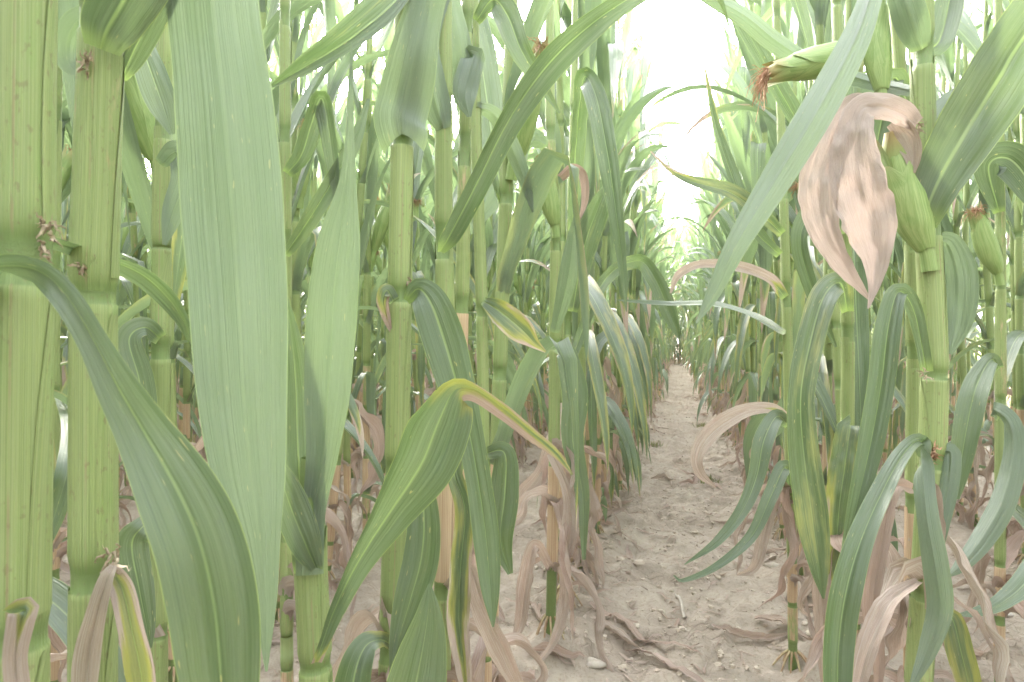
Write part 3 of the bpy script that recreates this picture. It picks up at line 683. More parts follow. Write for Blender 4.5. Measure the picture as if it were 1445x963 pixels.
# --- small stalk between, behind B
C1, bC, _ = hero("slim stalk behind and between the second stalk and the widest hanging leaf", [(236, 0, .84), (229, 250, .84), (226, 560, .84), (222, 963, .84)], .0105, (345, 482, 735), seed=12, group=GL)
hleaf(C1, bC, [(215, 30, .80, 22, 0), (202, 62, .78, 30, 5), (214, 105, .77, 42, 10), (230, 150, .77, 40, 5), (243, 190, .77, 8, 0)], fold=.15, wave=.06, seed=13)
hleaf(C1, bC, [(226, 232, .82, 18, 190), (250, 215, .80, 34, 190), (262, 250, .80, 40, 190), (244, 300, .80, 30, 185), (232, 346, .80, 6, 180)], fold=.25, wave=.08, seed=14)
hleaf(C1, bC, [(226, 478, .82, 20, 0), (204, 462, .80, 28, 20), (182, 480, .79, 34, 10), (196, 535, .79, 40, 5), (206, 600, .79, 32, 0), (214, 650, .79, 6, 0)], fold=.2, wave=.1, seed=15)
hleaf(C1, bC, [(222, 730, .80, 18, 0), (200, 745, .76, 30, 0), (186, 770, .76, 44, 5), (196, 830, .76, 40, 5), (206, 880, .76, 26, 0), (212, 915, .76, 5, 0)], fold=.15, wave=.1, seed=16)
C2, bC2, _ = hero("thin stalk just left of the row of three, half hidden behind the widest leaf", [(402, 0, 1.0), (403, 500, 1.0), (405, 963, 1.0)], .0085, (180, 330, 520), seed=17, group=GL)
hleaf(C2, bC2, [(405, 245, .98, 14, 0), (425, 220, .96, 26, 0), (440, 175, .95, 30, 20), (455, 140, .95, 30, 30), (470, 230, .95, 22, 20), (475, 290, .95, 6, 0)], fold=.4, wave=.08, seed=18)
hleaf(C2, bC2, [(402, 360, .97, 12, 30), (430, 320, .95, 24, 20), (470, 255, .95, 26, 10), (500, 200, .96, 20, 10), (520, 140, .98, 5, 0)], fold=.4, wave=.05, seed=19)
C3, bC3, _ = hero("dark thin stalk standing directly behind the leftmost stalk", [(82, 0, 1.2), (76, 500, 1.2), (76, 963, 1.2)], .0085, (150, 360, 548, 700), seed=20, group=GL, dry_px=(720,))
hleaf(C3, bC3, [(84, 560, 1.1, 12, 0), (100, 600, .9, 24, 0), (96, 660, .8, 30, 10), (78, 725, .8, 28, 10), (58, 792, .8, 4, 0)], fold=.35, wave=.05, seed=21)
# --- D: short broken plant with the tall bluish leaf
D, bD, _ = hero("short snapped-off maize stalk below the bluish upright leaf", [(438, 790, .62), (442, 880, .62), (446, 963, .62)], .0135, (930,), seed=22, group=GL, upper=False, cut=pz(797, .62, 0) + .02, low_dead=False)
hleaf(D, bD, [(437, 812, .60, 40, 180), (438, 770, .605, 38, 182), (444, 715, .61, 34, 185), (456, 640, .61, 46, 190), (462, 560, .61, 62, 190), (467, 480, .61, 70, 188), (472, 400, .61, 68, 185), (480, 330, .61, 56, 182), (490, 262, .61, 26, 180), (494, 180, .61, 11, 180), (496, 60, .61, 2, 180)], fold=.12, wave=.03, seed=23, n=90, label="upright bluish leaf tapering to a thin point")
hleaf(D, bD, [(434, 806, .61, 40, 10), (430, 755, .615, 46, 15), (424, 690, .62, 44, 20), (420, 620, .63, 46, 30), (418, 550, .64, 40, 30), (412, 480, .64, 24, 20), (404, 420, .64, 5, 10)], fold=.3, wave=.07, seed=24)
hleaf(D, bD, [(448, 806, .605, 16, 0), (430, 765, .59, 44, 15), (412, 720, .585, 48, 20), (396, 675, .58, 34, 20), (380, 640, .58, 6, 10)], fold=.2, wave=.06, seed=25)
hleaf(D, bD, [(446, 935, .59, 14, 30, .6), (456, 905, .585, 16, 40, .1), (472, 862, .58, 24, 35), (505, 795, .57, 36, 28), (550, 724, .56, 60, 20), (594, 656, .55, 92, 12), (618, 598, .545, 92, 15, .05), (640, 552, .54, 54, 35, .35), (668, 550, .545, 26, 45, .5), (710, 577, .56, 24, 40, .5), (752, 612, .57, 20, 35, .4), (785, 640, .58, 13, 20, .3), (808, 670, .59, 2, 10, .3)],
      fold=.42, wave=.035, yel=.12, seed=26, n=110, label="folded leaf rising to a sharp bend, its browned tip drooping right")
# --- E: central pale stalk
E, bE, _ = hero("upright pale stalk left of centre with a broad bluish leaf spreading from its collar", [(573, 0, .73), (568, 190, .73), (564, 408, .73), (560, 650, .73), (550, 963, .73)], .0118, (408, 650, 905), seed=27, group=GL)
hleaf(E, bE, [(568, 190, .712, 58, 180), (567, 178, .711, 70, 181), (566, 162, .710, 76, 182), (572, 140, .71, 76, 186), (585, 80, .70, 70, 190), (598, 20, .70, 56, 190), (625, -60, .70, 50, 185), (690, -170, .72, 40, 180), (780, -180, .75, 20, 180), (820, -100, .78, 4, 180)], fold=.18, wave=.05, seed=28, n=100, ear=.42, label="broad bluish leaf spreading upward from the collar")
hleaf(E, bE, [(574, 425, .715, 12, 0), (590, 408, .70, 30, 10), (608, 428, .69, 54, 10), (626, 478, .69, 62, 5), (644, 540, .69, 54, 5), (662, 610, .69, 42, 0), (675, 680, .69, 37, -5), (686, 760, .69, 38, 0), (692, 830, .69, 28, 0), (696, 885, .69, 3, 0)], fold=.25, wave=.035, yel=.05, seed=29, n=80)
hleaf(E, bE, [(556, 425, .715, 16, 20), (546, 410, .71, 20, 20, .2), (540, 425, .71, 18, 10, .4), (546, 450, .715, 12, 10, .6), (552, 470, .72, 3, 0, .8)], fold=.3, wave=.08, seed=30)
hleaf(E, bE, [(566, 660, .70, 20, 0), (590, 680, .685, 34, 5), (598, 730, .68, 46, 8), (594, 790, .68, 52, 8), (578, 850, .68, 46, 0), (562, 905, .68, 26, 0), (552, 960, .68, 5, 0)], fold=.15, wave=.06, seed=31)
hleaf(E, bE, [(556, 1260, .66, 40, 20), (560, 1150, .63, 70, 20), (572, 1040, .60, 88, 15), (588, 960, .58, 84, 10), (600, 895, .575, 58, 8), (605, 855, .57, 30, 5), (606, 824, .57, 3, 0)], fold=.1, wave=.05, seed=32)
hleaf(E, bE, [(550, 908, .70, 18, 30), (535, 903, .67, 22, 30, .3), (516, 912, .66, 36, 20), (502, 945, .65, 48, 10), (494, 1000, .65, 50, 0), (488, 1080, .65, 10, 0)], fold=.25, wave=.08, seed=33)
hleaf(E, bE, [(595, -40, .72, 20, 30), (560, 0, .70, 44, 35), (530, 28, .69, 50, 30), (482, 64, .68, 42, 25), (430, 95, .68, 28, 20), (380, 124, .69, 4, 20)], fold=.55, wave=.03, yel=.3, seed=34, label="folded leaf with yellow sun patches slanting down to the left")  # its yellow sun spots are put into the leaf colour through yel
tuft(E, bE, 578, 402, .72, .008, 6); tuft(E, bE, 572, 645, .715, .012, 7, 16)
# --- E2, E3, E4: the three stalks to its right
E2, bE2, _ = hero("stalk right of the central pale one, its lowest sheath dry and tan", [(626, 0, .87), (626, 318, .87), (630, 560, .87), (622, 963, .87)], .0110, (318, 560, 822), dry_px=(700,), seed=35, group=GL)
hleaf(E2, bE2, [(626, 182, .858, 22, 180), (616, 150, .85, 44, 182), (608, 110, .845, 42, 182), (604, 60, .845, 34, 182), (620, 0, .85, 30, 180), (660, -80, .86, 20, 180)], fold=.3, wave=.06, seed=36)
hleaf(E2, bE2, [(622, 356, .85, 10, 20), (636, 330, .83, 28, 25), (675, 255, .80, 34, 25), (718, 170, .78, 38, 25), (768, 98, .77, 44, 20), (822, 45, .77, 40, 20), (885, 0, .78, 30, 15), (960, -35, .82, 24, 10), (1010, -10, .9, 10, 0), (1030, 40, .95, 2, 0)], fold=.4, wave=.02, seed=37, n=90, label="long leaf arching up to the right over the path")
hleaf(E2, bE2, [(634, 560, .86, 16, 0), (655, 600, .84, 20, 20), (640, 660, .82, 24, 0), (656, 720, .82, 28, 10, .2), (650, 800, .82, 32, 0, .3), (648, 880, .82, 34, 10, .4), (656, 960, .82, 20, 0, .6), (660, 1010, .82, 4, 0, .8)], fold=.4, wave=.12, yel=.4, seed=38)
hleaf(E2, bE2, [(630, 830, .86, 14, 0, 1), (660, 800, .84, 22, 20, 1), (680, 850, .83, 28, 30, 1), (705, 905, .83, 34, 20, 1), (735, 975, .84, 20, 10, 1), (750, 1010, .85, 3, 0, 1)], fold=.5, wave=.16, seed=39, curl=20)
E3, bE3, _ = hero("thin stalk close behind its twin, tan and bare near the ground", [(660, 0, .96), (656, 200, .96), (652, 430, .96), (640, 963, .96)], .0090, (190, 420, 640, 850), dry_px=(560, 700), seed=40, group=GL)
hleaf(E3, bE3, [(655, 156, .95, 16, 180), (655, 120, .94, 42, 184), (650, 70, .93, 36, 186), (640, 20, .93, 30, 186), (628, -40, .93, 20, 184)], fold=.2, wave=.08, seed=41)
hleaf(E3, bE3, [(656, 98, .95, 16, 180), (668, 80, .93, 34, 182), (656, 130, .92, 36, 182), (662, 165, .92, 6, 180)], fold=.3, wave=.06, seed=42)
E4, bE4, _ = hero("slender green stalk with leaves crossing to the ear-bearing plant", [(668, 0, 1.08), (672, 200, 1.08), (680, 432, 1.08), (684, 700, 1.08), (686, 963, 1.08)], .0088, (70, 255, 432, 640), seed=43, group=GL)
hleaf(E4, bE4, [(672, 30, 1.07, 14, 0), (695, 0, 1.04, 28, 10), (715, 20, 1.02, 40, 15), (735, 70, 1.0, 34, 10), (765, 120, 1.0, 18, 5), (790, 160, 1.0, 3, 0)], fold=.35, wave=.05, seed=44)
hleaf(E4, bE4, [(672, 150, 1.07, 14, 180), (700, 165, 1.1, 24, 182), (725, 215, 1.12, 26, 186), (742, 260, 1.14, 18, 182), (752, 300, 1.15, 3, 180)], fold=.4, wave=.05, seed=45)
hleaf(E4, bE4, [(682, 425, 1.07, 12, 0), (705, 440, 1.06, 34, 0, .3), (735, 465, 1.05, 40, 10, .35), (755, 485, 1.05, 16, 10, .4), (770, 497, 1.05, 3, 0, .5)], fold=.3, wave=.07, yel=.5, seed=46)
hleaf(E4, bE4, [(684, 640, 1.06, 14, 0), (712, 640, 1.05, 30, 5), (712, 700, 1.05, 44, 5), (706, 760, 1.05, 36, 0), (720, 810, 1.05, 8, 0)], fold=.25, wave=.08, seed=47)
# --- M: ear-bearing plant beside the path
Mp, bM, _ = hero("plant left of the path carrying a fat upright green ear", [(775, 0, 1.60), (777, 200, 1.60), (784, 320, 1.60), (782, 640, 1.60), (777, 890, 1.60)], .0125, (180, 325, 480, 640, 797), dry_px=(760,), seed=48, group=GL)
hear(Mp, bM, (783, 318, 1.56), (767, 222, 1.54), .022, 49, label="fat green ear standing against its stalk")
hleaf(Mp, bM, [(772, 205, 1.55, 16, 170), (750, 200, 1.45, 36, 160), (722, 225, 1.38, 52, 165), (690, 275, 1.34, 46, 170), (665, 318, 1.32, 22, 175), (652, 340, 1.32, 3, 180)], fold=.25, wave=.07, seed=50, label="pale bluish leaf drooping left from the ear")
hleaf(Mp, bM, [(778, 640, 1.57, 16, 0, 1), (800, 690, 1.54, 14, 20, 1), (806, 740, 1.53, 18, 40, 1), (797, 800, 1.52, 16, 0, 1), (800, 850, 1.52, 19, 30, 1), (782, 905, 1.50, 13, 10, 1), (760, 935, 1.48, 6, 0, 1)], fold=.4, wave=.14, curl=25, seed=51, label="withered tan leaf hanging to the ground")
hleaf(Mp, bM, [(776, 800, 1.57, 12, 0, 1), (755, 770, 1.54, 18, 10, 1), (742, 820, 1.53, 24, 10, 1), (734, 880, 1.52, 18, 0, 1), (722, 910, 1.5, 5, 0, 1)], fold=.4, wave=.14, curl=25, seed=52)
hleaf(Mp, bM, [(786, 490, 1.57, 14, 0), (800, 500, 1.54, 30, 10), (812, 560, 1.53, 38, 8), (808, 620, 1.53, 32, 5), (822, 700, 1.53, 20, 0), (824, 790, 1.53, 5, 0)], fold=.25, wave=.07, yel=.2, seed=53)
hleaf(Mp, bM, [(790, 250, 1.58, 14, 20, 1), (808, 235, 1.55, 16, 30, 1), (824, 245, 1.54, 15, 30, 1), (826, 280, 1.54, 12, 10, 1), (818, 310, 1.54, 3, 0, 1)], fold=.5, wave=.1, curl=30, seed=54, label="small curled brown leaf")
hleaf(Mp, bM, [(782, 470, 1.55, 14, 180), (800, 400, 1.45, 30, 185), (808, 340, 1.42, 20, 185), (812, 300, 1.4, 2, 180)], fold=.5, wave=.04, seed=55)
M2, bM2, _ = hero("second stalk beyond the ear-bearing plant, with a sharply bent leaf", [(812, 0, 1.85), (808, 200, 1.85), (800, 500, 1.85), (796, 830, 1.85)], .0105, (150, 300, 440, 600, 740), seed=56, group=GL)
hleaf(M2, bM2, [(808, 330, 1.80, 12, 0), (812, 220, 1.65, 20, 40), (818, 140, 1.5, 24, 45), (826, 108, 1.42, 26, 30), (842, 140, 1.38, 32, 10), (856, 210, 1.36, 32, 10), (868, 290, 1.36, 24, 10), (878, 370, 1.37, 14, 10), (884, 440, 1.38, 2, 0)], fold=.3, wave=.02, seed=57, n=80, label="leaf bent sharply at its top and hanging straight beside the path")
hleaf(M2, bM2, [(808, 440, 1.8, 14, 0), (824, 350, 1.75, 34, 20), (845, 290, 1.72, 30, 20), (858, 262, 1.72, 4, 20)], fold=.3, wave=.04, yel=.25, seed=58)

hleaf(M2, bM2, [(802, 520, 1.82, 12, 0), (850, 400, 1.9, 18, 20), (900, 368, 2.0, 20, 20), (925, 395, 2.0, 24, 10), (944, 440, 2.0, 24, 5), (958, 478, 2.0, 3, 0)], fold=.3, wave=.05, yel=.3, seed=113)
# --- R: right-hand plant with the ears and the dry leaf
Rp, bR, _ = hero("right-hand plant with thick stalk, dry pinkish leaf and several ears", [(1300, 0, .90), (1303, 200, .90), (1310, 330, .90), (1319, 520, .90), (1316, 640, .90), (1296, 963, .90)], .0150, (55, 305, 522, 640, 830), seed=60, group=GR, dry_px=(), rtop=.35)
hleaf(Rp, bR, [(1306, 312, .875, 30, 0), (1312, 285, .865, 50, 5), (1330, 245, .855, 68, 8), (1362, 188, .845, 84, 20), (1402, 122, .84, 88, 30), (1450, 45, .84, 86, 30), (1520, -60, .85, 70, 20), (1600, -160, .88, 40, 0), (1660, -180, .9, 5, 0)], fold=.12, wave=.03, seed=61, n=80, ear=.3, label="broad dark green leaf rising to the right edge")
hear(Rp, bR, (1306, 352, .885), (1256, 186, .88), .0240, 62, silk=False, label="large green ear leaning left behind the dry leaf")
hleaf(Rp, bR, [(1294, 176, .865, 20, 20, 1), (1270, 158, .85, 36, 25, 1), (1238, 150, .835, 40, 20, 1), (1213, 158, .825, 42, 10, 1), (1205, 205, .82, 58, 5, 1), (1212, 262, .82, 74, 0, 1), (1228, 320, .82, 70, -5, 1), (1236, 368, .82, 38, 0, 1), (1233, 405, .82, 16, 0, 1), (1225, 436, .82, 2, 0, 1)], fold=.28, wave=.112, yel=.9, seed=63, n=110, label="large dry pinkish leaf folded over and hanging")
hleaf(Rp, bR, [(1225, 140, .85, 16, 20, 1), (1200, 152, .845, 34, 15, 1), (1172, 205, .84, 50, 10, 1), (1156, 262, .84, 56, 10, 1), (1166, 325, .84, 42, 15, 1), (1192, 375, .84, 26, 20, 1), (1228, 424, .84, 3, 10, 1)], fold=.25, wave=.115, yel=.75, seed=64, n=70, label="dry leaf hanging left of the other dry one")
hleaf(Rp, bR, [(1262, 170, .87, 24, 20, .9), (1282, 190, .865, 30, 25, .9), (1290, 215, .865, 26, 20, .9), (1288, 245, .865, 8, 10, .9)], fold=.4, wave=.2, seed=65)
hear(Rp, bR, (1215, 72, .93), (1082, 102, .92), .0200, 66, label="ear pointing left, its silk brown")
hear(Rp, bR, (1244, 128, .90), (1238, -30, .90), .0165, 67, silk=False, label="slim pale unopened ear pointing up")
hleaf(Rp, bR, [(1240, -60, .80, 30, 210), (1225, 5, .77, 34, 188), (1200, 70, .75, 44, 184), (1150, 162, .73, 50, 180), (1092, 258, .72, 44, 180), (1040, 345, .71, 33, 180), (1006, 415, .71, 20, 180), (983, 456, .71, 3, 200)], fold=.2, wave=.012, seed=68, n=90, label="long straight greyish leaf slanting down to the left")
hleaf(Rp, bR, [(1300, 70, .885, 26, 180), (1290, 40, .87, 44, 185), (1278, 0, .86, 44, 185), (1262, -60, .86, 34, 180), (1240, -120, .87, 6, 180)], fold=.25, wave=.06, seed=69)
hleaf(Rp, bR, [(1306, 70, .905, 20, 0), (1324, 60, .91, 34, 0), (1336, 20, .92, 38, 0), (1345, -40, .93, 30, 0), (1350, -120, .95, 6, 0)], fold=.25, wave=.07, seed=70)
hleaf(Rp, bR, [(1318, 345, .90, 18, 185), (1338, 345, .90, 34, 185), (1352, 390, .90, 48, 185), (1350, 450, .90, 42, 185), (1340, 500, .90, 8, 180)], fold=.15, wave=.08, seed=71)
hleaf(Rp, bR, [(1300, 250, .885, 12, 0), (1293, 270, .88, 26, 10), (1292, 310, .878, 24, 10), (1299, 335, .88, 6, 0)], fold=.2, wave=.05, seed=72)
hleaf(Rp, bR, [(1308, 525, .885, 16.2, 10), (1290, 440, .86, 23.4, 10), (1268, 412, .84, 27.0, 10), (1254, 460, .83, 37.8, 5), (1244, 540, .83, 39.6, 0), (1230, 620, .83, 37.8, 0), (1212, 700, .83, 28.8, 0), (1196, 770, .83, 16.2, 0), (1184, 830, .83, 2.7, 0)], fold=.5, wave=.04, seed=73, n=80, label="dark hanging leaf with a pale rib")
hleaf(Rp, bR, [(1312, 640, .885, 17.2, 20), (1296, 622, .86, 20.6, 20), (1272, 645, .83, 25.8, 20), (1242, 700, .80, 32.7, 10), (1214, 765, .78, 39.6, 5), (1194, 835, .77, 46.4, 0), (1184, 905, .77, 44.7, 0), (1182, 980, .77, 37.8, 0), (1188, 1080, .78, 5.2, 0)], fold=.5, wave=.06, yel=.12, seed=74, n=80)
hleaf(Rp, bR, [(1306, 645, .88, 19.7, 180), (1300, 625, .865, 24.6, 185), (1302, 665, .84, 27.9, 20), (1308, 730, .82, 32.8, 10), (1320, 800, .81, 37.7, 5), (1326, 860, .81, 37.7, 0), (1310, 915, .81, 27.9, 0), (1290, 962, .81, 11.5, 0), (1280, 990, .81, 2.5, 0)], fold=.5, wave=.07, seed=75, n=80)
hleaf(Rp, bR, [(1325, 640, .89, 21.6, 180), (1342, 640, .88, 25.2, 185), (1338, 690, .87, 25.2, 190), (1328, 740, .865, 21.6, 185), (1318, 790, .865, 16.2, 180, .4), (1312, 840, .865, 5.4, 180, 1)], fold=.35, wave=.08, seed=76)
hleaf(Rp, bR, [(1296, 820, .87, 11.2, 20, 1), (1262, 845, .82, 27.2, 25, 1), (1238, 885, .80, 32.0, 20, 1), (1218, 940, .79, 27.2, 10, 1), (1205, 1000, .79, 16.0, 0, 1), (1200, 1040, .79, 2.4, 0, 1)], fold=.4, wave=.14, curl=14, seed=77, label="crumpled grey-tan dead leaf at the foot")
hleaf(Rp, bR, [(1300, 700, .88, 14, 20, 1), (1318, 690, .85, 22, 25, 1), (1322, 740, .85, 26, 20, 1), (1316, 800, .85, 24, 10, 1), (1308, 860, .86, 5, 0, 1)], fold=.4, wave=.14, curl=14, seed=78)
hleaf(Rp, bR, [(1310, 900, .89, 16, 0, .4), (1340, 870, .88, 26, 0, .3), (1356, 920, .87, 36, 10, .2), (1370, 980, .87, 30, 0, .3), (1380, 1040, .87, 4, 0, .4)], fold=.3, wave=.1, yel=.5, seed=79)
tuft(Rp, bR, 1316, 640, .872, .012, 8, 50, M_SILK); tuft(Rp, bR, 1296, 175, .87, .012, 9, 14); tuft(Rp, bR, 1302, 525, .88, .012, 10, 10)
hleaf(Rp, bR, [(1296, 130, .9, 14, 200), (1215, 112, .98, 22, 205), (1150, 92, .99, 26, 205), (1095, 58, .99, 28, 205), (1050, 22, .99, 26, 205), (995, -8, 1.0, 18, 200), (930, -45, 1.0, 3, 200)], fold=.4, wave=.02, seed=110)
hleaf(Rp, bR, [(1308, 196, .91, 10, 180), (1322, 165, .93, 26, 182), (1345, 138, .94, 24, 182), (1378, 113, .95, 3, 180)], fold=.2, wave=.06, seed=111)
# R2 beside it
R2, bR2, _ = hero("slimmer stalk touching the thick right-hand one, its middle joints tan", [(1262, 0, 1.02), (1285, 300, 1.02), (1290, 500, 1.02), (1285, 963, 1.02)], .0095, (150, 330, 485, 700, 850), dry_px=(780,), seed=80, group=GR)
hleaf(R2, bR2, [(1288, 690, 1.0, 14, 10, 1), (1262, 690, .97, 22, 20, 1), (1246, 760, .96, 26, 15, 1), (1232, 850, .95, 28, 10, 1), (1240, 940, .95, 18, 0, 1), (1236, 985, .95, 3, 0, 1)], fold=.5, wave=.14, curl=20, seed=81)
hleaf(R2, bR2, [(1286, 160, 1.0, 14, 0), (1262, 110, .98, 30, 10), (1240, 190, .97, 36, 10), (1225, 290, .97, 24, 0), (1210, 370, .97, 4, 0)], fold=.3, wave=.05, seed=82)
# R4: plant nearer the path
R4, bR4, _ = hero("stalk between the thick right-hand plant and the path, with a yellowish hanging leaf", [(1180, 0, 1.22), (1190, 250, 1.22), (1197, 500, 1.22), (1192, 963, 1.22)], .0105, (130, 300, 460, 618, 770), seed=83, group=GR, dry_px=(700,))
hleaf(R4, bR4, [(1196, 440, 1.19, 16, 0), (1186, 400, 1.14, 30, 10), (1162, 420, 1.10, 38, 5), (1142, 490, 1.08, 38, 0), (1130, 560, 1.07, 36, -5), (1134, 640, 1.07, 42, 0), (1146, 730, 1.07, 44, 0), (1156, 800, 1.07, 26, 0), (1162, 845, 1.07, 3, 0)], fold=.2, wave=.05, yel=.42, seed=84, n=80, label="yellow-green leaf hanging beside the path")
hleaf(R4, bR4, [(1190, 640, 1.2, 14, 0), (1200, 600, 1.16, 30, 180), (1192, 660, 1.15, 40, 185, .2), (1184, 720, 1.15, 34, 180, .3), (1180, 800, 1.15, 24, 180, .3), (1188, 860, 1.15, 4, 180, .5)], fold=.2, wave=.12, yel=.35, seed=85)
hleaf(R4, bR4, [(1190, 780, 1.2, 12, 0, 1), (1172, 760, 1.17, 22, 20, 1), (1160, 830, 1.16, 26, 10, 1), (1164, 900, 1.15, 24, 10, 1), (1160, 965, 1.15, 5, 0, 1)], fold=.5, wave=.16, curl=25, seed=86)
hleaf(R4, bR4, [(1188, 300, 1.2, 14, 0), (1165, 240, 1.17, 24, 20), (1130, 180, 1.15, 26, 20), (1085, 100, 1.14, 26, 15), (1040, 20, 1.14, 22, 10), (1010, -20, 1.15, 3, 0)], fold=.45, wave=.03, yel=.2, seed=87)
hleaf(R4, bR4, [(1192, 330, 1.2, 14, 0), (1175, 270, 1.2, 24, 30), (1130, 330, 1.2, 24, 25), (1150, 420, 1.2, 20, 10), (1180, 490, 1.2, 4, 10)], fold=.4, wave=.04, seed=88)
# R5: at the path, dropping leaves over it
R5, bR5, _ = hero("stalk whose long drooping leaves reach over the path", [(1095, 0, 1.52), (1105, 250, 1.52), (1112, 500, 1.52), (1118, 800, 1.52)], .0100, (120, 260, 400, 585, 700), seed=89, group=GR)
hleaf(R5, bR5, [(1112, 592, 1.49, 12, 20, .4), (1090, 578, 1.46, 15, 35, .8), (1055, 580, 1.44, 18, 30, 1), (1020, 598, 1.42, 24, 20, 1), (995, 622, 1.41, 24, 15, 1), (984, 648, 1.40, 18, 20, 1), (990, 670, 1.40, 13, 10, 1), (1010, 688, 1.40, 3, 0, 1)], fold=.3, wave=.08, seed=90, n=70, label="dry leaf hooking over the path")
hleaf(R5, bR5, [(1112, 600, 1.49, 11.2, 0), (1096, 588, 1.44, 20.8, 10), (1078, 622, 1.41, 28.8, 5), (1068, 672, 1.40, 24.0, 5), (1048, 720, 1.38, 19.2, 10), (1012, 765, 1.36, 12.8, 15), (966, 797, 1.35, 1.6, 15)], fold=.3, wave=.03, seed=91, n=70)
hleaf(R5, bR5, [(1114, 700, 1.50, 11.9, 0), (1108, 660, 1.42, 22.1, 10), (1088, 700, 1.38, 22.1, 10), (1060, 758, 1.36, 17.0, 15), (1012, 800, 1.34, 11.0, 25), (965, 820, 1.33, 6.0, 30), (950, 812, 1.33, 1.7, 30)], fold=.4, wave=.03, yel=.15, seed=92, n=70)
hleaf(R5, bR5, [(1108, 420, 1.5, 12, 0), (1085, 395, 1.5, 16, 40, .8), (1040, 378, 1.5, 16, 35, 1), (990, 374, 1.5, 13, 30, 1), (958, 388, 1.5, 12, 10, 1), (946, 414, 1.5, 3, 0, 1)], fold=.4, wave=.06, seed=93, label="thin brown leaf curling over the path at eye level")
hleaf(R5, bR5, [(1104, 330, 1.5, 12, 0), (1070, 300, 1.48, 22, 25), (1030, 272, 1.46, 22, 30), (975, 256, 1.45, 14, 30, .1), (945, 240, 1.45, 8, 20, .7), (918, 214, 1.45, 2, 10, .9)], fold=.4, wave=.03, yel=.45, seed=94)
hleaf(R5, bR5, [(1100, 360, 1.5, 12, 0), (1062, 320, 1.5, 20, 20), (1030, 240, 1.5, 18, 30), (1008, 170, 1.5, 12, 30, .2), (994, 92, 1.5, 2, 10, .6)], fold=.5, wave=.03, seed=95)
hleaf(R5, bR5, [(1116, 700, 1.5, 14, 0, 1), (1096, 690, 1.46, 20, 10, 1), (1080, 750, 1.44, 20, 10, 1), (1066, 800, 1.42, 16, 10, 1), (1040, 812, 1.40, 3, 0, 1)], fold=.5, wave=.14, curl=30, seed=96)
hleaf(R5, bR5, [(1108, 470, 1.5, 8, 0), (1060, 446, 1.6, 8, 60), (1000, 430, 1.7, 8, 60), (940, 430, 1.8, 7, 60), (872, 424, 1.85, 2, 40)], fold=.4, wave=.03, yel=.1, seed=112)
R6, bR6, _ = hero("stalk by the right edge with a small brown-tipped ear", [(1408, 0, 1.35), (1412, 350, 1.35), (1412, 650, 1.35), (1410, 963, 1.35)], .0090, (90, 235, 400, 560, 700), seed=97, group=GR)
hear(R6, bR6, (1408, 385, 1.33), (1378, 296, 1.32), .0195, 98, label="small green ear with a brown tip")
hleaf(R6, bR6, [(1410, 590, 1.33, 10.2, 20), (1402, 578, 1.28, 18.7, 30), (1424, 596, 1.24, 25.5, 20), (1430, 640, 1.22, 32.3, 10), (1416, 705, 1.20, 35.7, 5), (1388, 758, 1.19, 32.3, 5), (1358, 796, 1.18, 20.4, 5), (1336, 815, 1.18, 2.5, 0)], fold=.5, wave=.04, seed=99, n=70)
hleaf(R6, bR6, [(1410, 520, 1.33, 12, 0), (1398, 508, 1.28, 20, 10), (1378, 545, 1.25, 34, 5), (1364, 605, 1.24, 34, 0), (1354, 670, 1.24, 22, 0), (1352, 705, 1.24, 3, 0)], fold=.2, wave=.05, seed=100)
hleaf(R6, bR6, [(1412, 700, 1.33, 10.2, 20), (1470, 760, 1.20, 25.5, 30), (1455, 812, 1.12, 30.6, 30), (1415, 850, 1.08, 22.1, 30), (1375, 866, 1.05, 11.9, 30), (1348, 868, 1.04, 1.7, 30)], fold=.2, wave=.04, seed=101)
hleaf(R6, bR6, [(1410, 300, 1.33, 14, 0), (1395, 235, 1.3, 40, 10), (1425, 225, 1.28, 50, 10), (1460, 270, 1.27, 40, 0), (1490, 340, 1.27, 6, 0)], fold=.2, wave=.05, seed=102)

# ------------------------------------------------------------------ the rows
NPROTO = 12
protos = []
for k in range(NPROTO):
    pl = make_plant(200 + k, 1, want_ear=(k % 2 == 0))
    protos.append([(nm, to_mesh(nm, g, mt), [(cn, to_mesh(cn, cg, cm)) for cn, cg, cm in ch]) for nm, g, mt, ch in pl])
def merged(pl):
    """all parts of one plant as one mesh with several materials"""
    mats = [M_STALK, M_LEAF, M_HUSK, M_SILK, M_TASSEL, M_ROOT]; items, idx = [], []
    for nm, g, mt, ch in pl:
        items.append(g); idx += [mats.index(mt)] * len(g[1])
        for cn, cg, cm in ch: items.append(cg); idx += [mats.index(cm)] * len(cg[1])
    return join(items), np.array(idx, np.int32), mats
singles = []; lows = []
for k in range(NPROTO):
    geo, idx, mats = merged(make_plant(200 + k, 1, want_ear=(k % 2 == 0)))
    me = to_mesh("maize_plant", geo, M_STALK)
    me.materials.clear()
    for mt in mats: me.materials.append(mt)
    me.polygons.foreach_set("material_index", idx); singles.append(me)
    lows.append(merged(make_plant(200 + k, 0, want_ear=(k % 2 == 0)))[:2])

